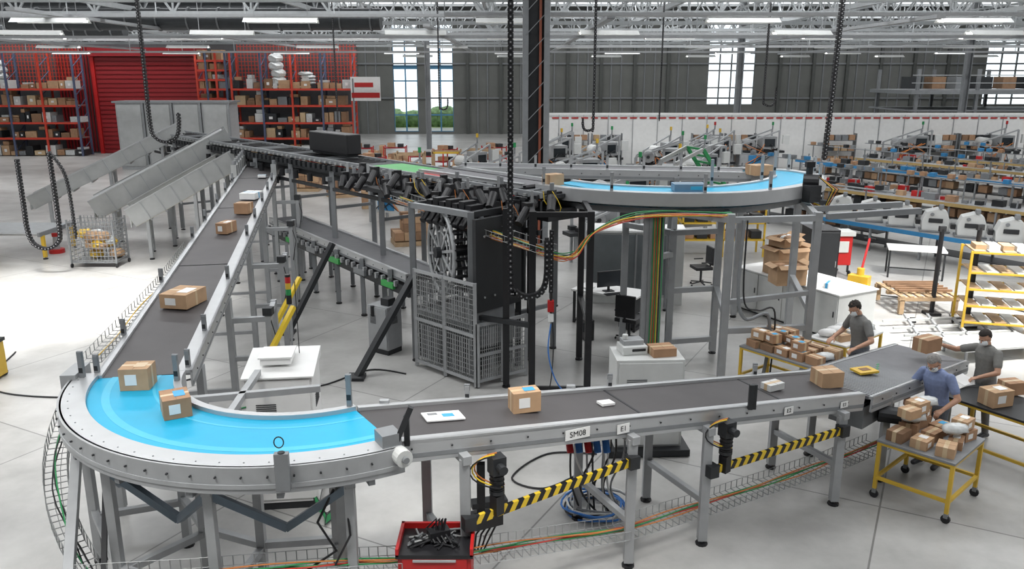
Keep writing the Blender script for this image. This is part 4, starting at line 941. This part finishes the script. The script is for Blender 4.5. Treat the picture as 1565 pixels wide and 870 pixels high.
b.box((0,0,1.0),(1.6,.9,.8),STEELL); b.box((0,0,1.9),(.8,.7,.6),STEEL); b.box((-.6,-.5,1.9),(.3,.2,.5),OFFW); b.done()
b=B('mezzanine_platform')
for x in(27,31,35,39,43):
    for y in(56,62): b.beam((x,y,0),(x,y,5.6),.2,.2,STEEL)
b.box((35,59,4.1),(17,6.5,.25),STEEL); b.box((35,59,2.9),(17,6.3,.1),STEEL)
for z in(4.7,5.2): b.beam((26.5,55.8,z),(43.5,55.8,z),.06,.06,STEELL)
for k in range(10): b.box((27.5+k*1.6,58,4.7),(.9,1.2,.8),random.choice((STEEL,STEEL,DARK,CARD3)))
b.done()
# ---------------------------------------------------------------- people
SKINM=mat('skin',(.48,.27,.18),.55,0,.05,20); HAIRD=mat('dark_hair',(.02,.015,.012),.8,0,.3,40,0,.6); HAIRG=mat('grey_hair',(.22,.21,.20),.8,0,.3,40,0,.6)
MASK=mat('face_mask',(.74,.78,.80),.7); SHOE=mat('shoe_leather',(.03,.03,.035),.5); EYEW=mat('eye_white',(.8,.8,.8),.2); EYED=mat('eye_iris',(.05,.03,.02),.2)
def person(name,loc,face,lean,elbL,wrL,elbR,wrR,shirt,pants,hair,headpitch=-.35,headyaw=0,glasses=False,curly=False,height=1.75,feet=((-.11,.0),(.11,.04))):
    M=Matrix.Translation(loc)@Matrix.Rotation(face-math.pi/2,4,'Z')@Matrix.Scale(height/1.75,4)
    b=B('tmp'); bones=[]
    hip=V((0,0,.95)); RL=Matrix.Rotation(-lean,3,'X')
    T=lambda p: hip+RL@(V(p)-hip)
    def cap(p,q,r1,r2,tag,n=14):
        p=V(p);q=V(q); b.cyl(p,q,r1,SKINM,n,r2); b.ell(p,(r1,)*3,SKINM,n,8); b.ell(q,(r2,)*3,SKINM,n,8); bones.append((p,q,r1,r2,tag))
    rings=[(.86,.15,.115,0),(.93,.172,.128,0),(1.0,.168,.122,0),(1.08,.158,.112,.0),(1.18,.165,.115,.0),(1.29,.182,.122,.0),(1.37,.185,.115,-.005),(1.43,.155,.09,-.01),(1.47,.09,.07,-.01)]
    vs=[];n=22
    for z,rx,ry,yc in rings:
        for k in range(n):
            t=2*math.pi*k/n; vs.append(T((rx*math.cos(t),yc+ry*math.sin(t),z)))
    fs=[(i*n+k,i*n+(k+1)%n,(i+1)*n+(k+1)%n,(i+1)*n+k) for i in range(len(rings)-1) for k in range(n)]+[tuple(range(n-1,-1,-1)),tuple(range((len(rings)-1)*n,len(rings)*n))]
    b.add(vs,fs,SKINM)
    bones.append((T((0,0,1.03)),T((0,0,1.36)),.155,.16,'shirt')); bones.append((V((0,0,.88)),T((0,0,.95)),.15,.15,'pants'))
    for sx,f in((-1,feet[0]),(1,feet[1])):
        hp=V((sx*.095,0,.90)); kn=V((f[0]*.5+sx*.05,f[1]*.6+.03,.5)); an=V((f[0],f[1]-.03,.1))
        cap(hp,kn,.092,.062,'pants'); cap(kn,an,.062,.048,'pants'); cap(an+V((0,0,-.03)),an+V((sx*.02,.15,-.055)),.045,.038,'shoe'); cap(an+V((0,0,-.045)),an+V((0,-.05,-.055)),.042,.036,'shoe')
    nk=T((0,-.01,1.44)); hb=T((0,.015,1.53)); cap(nk,hb,.058,.055,'skin')
    for sx,el,wr in((-1,elbL,wrL),(1,elbR,wrR)):
        sh=T((sx*.185,-.005,1.395)); el=V(el);wr=V(wr)
        el=sh+(el-sh).normalized()*.29; wr=el+(wr-el).normalized()*.26; mid=sh.lerp(el,.62)
        cap(sh,mid,.066,.062,'shirt'); cap(mid.lerp(el,-.05),el,.046,.042,'skin'); cap(el,wr,.042,.028,'skin')
        d=(wr-el).normalized(); nrm=V((0,0,-1)); nrm=(nrm-d*nrm.dot(d)); 
        if nrm.length<.25: nrm=V((-sx,0,0)); nrm=nrm-d*nrm.dot(d)
        nrm.normalize(); sd=d.cross(nrm).normalized()
        if (sd.dot(V((-sx,0,0)))<0): sd=-sd
        for k,(o,ln) in enumerate(((.034,.072),(.012,.082),(-.011,.076),(-.033,.06))):
            bs_=wr+d*.088+sd*o; cap(wr+d*.01+sd*o*.6,bs_,.016,.013,'skin',8)
            m1=bs_+(d*.9+nrm*.42).normalized()*ln*.55; m2=m1+(d*.55+nrm*.85).normalized()*ln*.5
            cap(bs_,m1,.0105,.0095,'skin',8); cap(m1,m2,.0095,.008,'skin',8)
        tb=wr+d*.03+sd*.03; t1=tb+(d*.6+sd*.75+nrm*.2).normalized()*.045; t2=t1+(d*.9+sd*.3+nrm*.35).normalized()*.035
        cap(tb,t1,.014,.012,'skin',8); cap(t1,t2,.012,.0095,'skin',8)
    HR=RL@Matrix.Rotation(headyaw,3,'Z')@Matrix.Rotation(headpitch,3,'X'); hc=hb+HR@V((0,.015,.10))
    hp_=lambda x,y,z: hc+HR@V((x,y,z))
    b.ell(hc+HR@V((0,-.01,.025)),(.076,.095,.095),SKINM,18,12,HR); b.ell(hp_(0,.02,-.045),(.058,.066,.075),SKINM,16,10,HR); b.ell(hp_(0,.045,-.095),(.03,.028,.022),SKINM,10,8,HR)
    b.ell(hp_(0,.093,-.018),(.013,.02,.024),SKINM,8,6,HR); b.ell(hp_(0,.083,.02),(.05,.012,.012),SKINM,8,6,HR)
    for sx in(-1,1): b.ell(hp_(sx*.077,-.005,-.01),(.012,.022,.034),SKINM,8,6,HR)
    b.ell(hp_(0,.082,-.062),(.026,.012,.01),SKINM,8,6,HR)
    bones.append((hp_(0,0,-.05),hp_(0,0,.03),.08,.09,'skin'))
    me=bpy.data.meshes.new('tmp'); me.from_pydata(b.v,[],b.f); me.update()
    ob=bpy.data.objects.new('tmp',me); bpy.context.collection.objects.link(ob)
    import bmesh
    bm=bmesh.new(); bm.from_mesh(me); bmesh.ops.remove_doubles(bm,verts=bm.verts,dist=1e-5); bmesh.ops.recalc_face_normals(bm,faces=bm.faces); bm.to_mesh(me); bm.free()
    r=ob.modifiers.new('r','REMESH'); r.mode='VOXEL'; r.voxel_size=.0075
    s_=ob.modifiers.new('s','SMOOTH'); s_.iterations=4; s_.factor=.5
    bpy.context.view_layer.update()
    ev=ob.evaluated_get(bpy.context.evaluated_depsgraph_get()); nm=bpy.data.meshes.new_from_object(ev)
    bpy.data.objects.remove(ob)
    tags={'skin':0,'shirt':1,'pants':2,'shoe':3}
    for m in(SKINM,shirt,pants,SHOE): nm.materials.append(m)
    for p in nm.polygons:
        c=p.center; best=9;bt='skin'
        for (a,q,r1,r2,tg) in bones:
            ab=q-a; t=max(0,min(1,(c-a).dot(ab)/max(1e-9,ab.length_squared))); dd=(c-(a+ab*t)).length-(r1+(r2-r1)*t)
            if dd<best: best=dd;bt=tg
        p.material_index=tags[bt]; p.use_smooth=True
    nm.transform(M); nm.name=name
    nm.transform(Matrix.Translation(-V(loc)))
    root=bpy.data.objects.new(name,None); root.location=loc; bpy.context.collection.objects.link(root)
    bpy.context.view_layer.update()
    body=bpy.data.objects.new('body',nm); bpy.context.collection.objects.link(body); body.parent=root
    def part(nm_,fn,sm=True):
        q=B(nm_); q.M=M; fn(q); q.done(smooth=sm,parent=root)
    part('hair',lambda q:(q.ell(hp_(0,-.018,.034),(.087,.102,.099),hair,28,20,HR,keep=lambda u:(u.z>.42-.0*u.y) or (u.y<-.05 and u.z>-.55) or(u.y<.25 and u.z>.05),disp=.22 if curly else .05)))
    def eyes(q):
        for sx in(-1,1): q.ell(hp_(sx*.03,.083,.004),(.012,.007,.008),EYEW,10,8,HR); q.ell(hp_(sx*.03,.088,.003),(.006,.004,.006),EYED,8,6,HR)
        for sx in(-1,1): q.ell(hp_(sx*.03,.09,.024),(.018,.004,.004),hair,8,6,HR)
    part('eyes',eyes)
    part('face_mask',lambda q:(q.ell(hp_(0,.022,-.05),(.070,.088,.066),MASK,24,14,HR,keep=lambda u:u.y>.15 and abs(u.z)<.85),[q.beam(hp_(sx*.066,.04,-.03),hp_(sx*.08,-.01,.0),.003,.003,MASK) for sx in(-1,1)]))
    if glasses:
        def gl(q):
            for sx in(-1,1):
                q.tube([hp_(sx*.032+.022*math.cos(t),.104,.004+.016*math.sin(t)) for t in [i*math.pi/6 for i in range(13)]],.0025,BLACK,5); q.beam(hp_(sx*.056,.103,.008),hp_(sx*.08,0,.01),.003,.003,BLACK)
            q.beam(hp_(-.01,.104,.008),hp_(.01,.104,.008),.003,.003,BLACK)
        part('glasses',gl)
    if shirt.name.startswith('blue'):
        part('shirt_collar',lambda q:q.tube([T((.066*math.cos(t),-.008+.066*math.sin(t),1.462+.012*math.sin(t))) for t in [i*math.pi/10 for i in range(21)]],.012,shirt,6))
    W_=lambda p:M@V(p)
    return root,W_
GT=mat('grey_tshirt',(.16,.16,.155),.85,0,.08,30,0,.15); GT2=mat('grey_polo',(.19,.19,.18),.85,0,.08,30,0,.15); BS=mat('blue_shirt',(.19,.24,.40),.85,0,.1,30,0,.15)
JN=mat('grey_jeans',(.10,.11,.13),.85,0,.15,30); TR=mat('grey_trousers',(.16,.16,.165),.85,0,.1,30)
person('warehouse_worker',(5.62,12.55,0),math.radians(195),.15,(-.36,.08,1.13),(-.28,.42,1.0),(.34,.1,1.12),(.22,.42,1.02),GT,JN,HAIRD,-.45,0,False,True,1.76)
person('warehouse_worker',(5.72,10.28,0),math.radians(215),.22,(-.34,.12,1.12),(-.22,.45,.95),(.33,.12,1.12),(.18,.46,1.0),BS,JN,HAIRG,-.5,0,True,False,1.7)
rB,WB_=person('warehouse_worker',(6.92,11.25,0),math.radians(200),.1,(-.30,.14,1.15),(-.1,.42,1.02),(.42,.2,1.3),(.5,.55,1.42),GT2,TR,HAIRD,-.4,.1,False,False,1.68)
pB=WB_((.50,.70,1.42)); carton(pB.x,pB.y,pB.z-.10,.34,.24,.2,.5,CARD)
b=B('paper_sheets'); pc=WB_((-.06,.52,.98)); b.M=Matrix.Translation(pc)@Matrix.Rotation(.4,4,'Z')@Matrix.Rotation(.3,4,'X')
for k in range(3): b.box((k*.015,k*.01,k*.006),(.28,.2,.003),PAPER,k*.1)
b.done()
# ---------------------------------------------------------------- lights
def area(name,loc,sx,sy,pw,col=(1,1,1)):
    l=bpy.data.lights.new(name,'AREA'); l.shape='RECTANGLE'; l.size=sx; l.size_y=sy; l.energy=pw; l.color=col
    o=bpy.data.objects.new(name,l); o.location=loc; bpy.context.collection.objects.link(o); return o
for y in(2,14,27,40,54,68):
    for x in(-30,-10,10,32): area('ceiling_fill_lamp',(x,y,10.8),16,2,{2:800,14:950,27:1050,40:1050,54:850,68:650}[y],(.98,.99,1))  # added area lamps under the roof, general fill light for the hall
def beamlamp(loc,tgt,pw,size,r=1.):
    l=bpy.data.lights.new('sunbeam_lamp','SPOT'); l.energy=pw; l.spot_size=size; l.spot_blend=.8; l.shadow_soft_size=r; l.color=(1,.98,.94)
    o=bpy.data.objects.new('sunbeam_lamp',l); o.location=loc; d=V(tgt)-V(loc); o.rotation_euler=d.to_track_quat('-Z','Y').to_euler(); bpy.context.collection.objects.link(o)
beamlamp((-10,15,10.5),(-11,18.5,0),15000,.85); beamlamp((11,13,10.5),(10,17.5,0),12000,.85); beamlamp((-5,3,10.5),(-3.5,6.5,0),2500,.7); beamlamp((0,4,10.5),(.0,8.,0),3500,.45); beamlamp((-7,9,10.5),(-7.5,11.5,0),3000,.6)
w=bpy.data.worlds.new('w'); sc.world=w; w.use_nodes=True; bg=w.node_tree.nodes['Background']; bg.inputs[0].default_value=(.86,.95,1,1); bg.inputs[1].default_value=1.6
# ---------------------------------------------------------------- camera
cd=bpy.data.cameras.new('camera'); cd.sensor_width=36; cd.lens=36*1250/1565; cd.clip_end=400
co=bpy.data.objects.new('camera',cd); co.location=(0,0,5.2); co.rotation_euler=(math.pi/2-math.atan(320/1250),0,0); bpy.context.collection.objects.link(co); sc.camera=co
sc.view_settings.view_transform='Standard'; sc.view_settings.look='None'
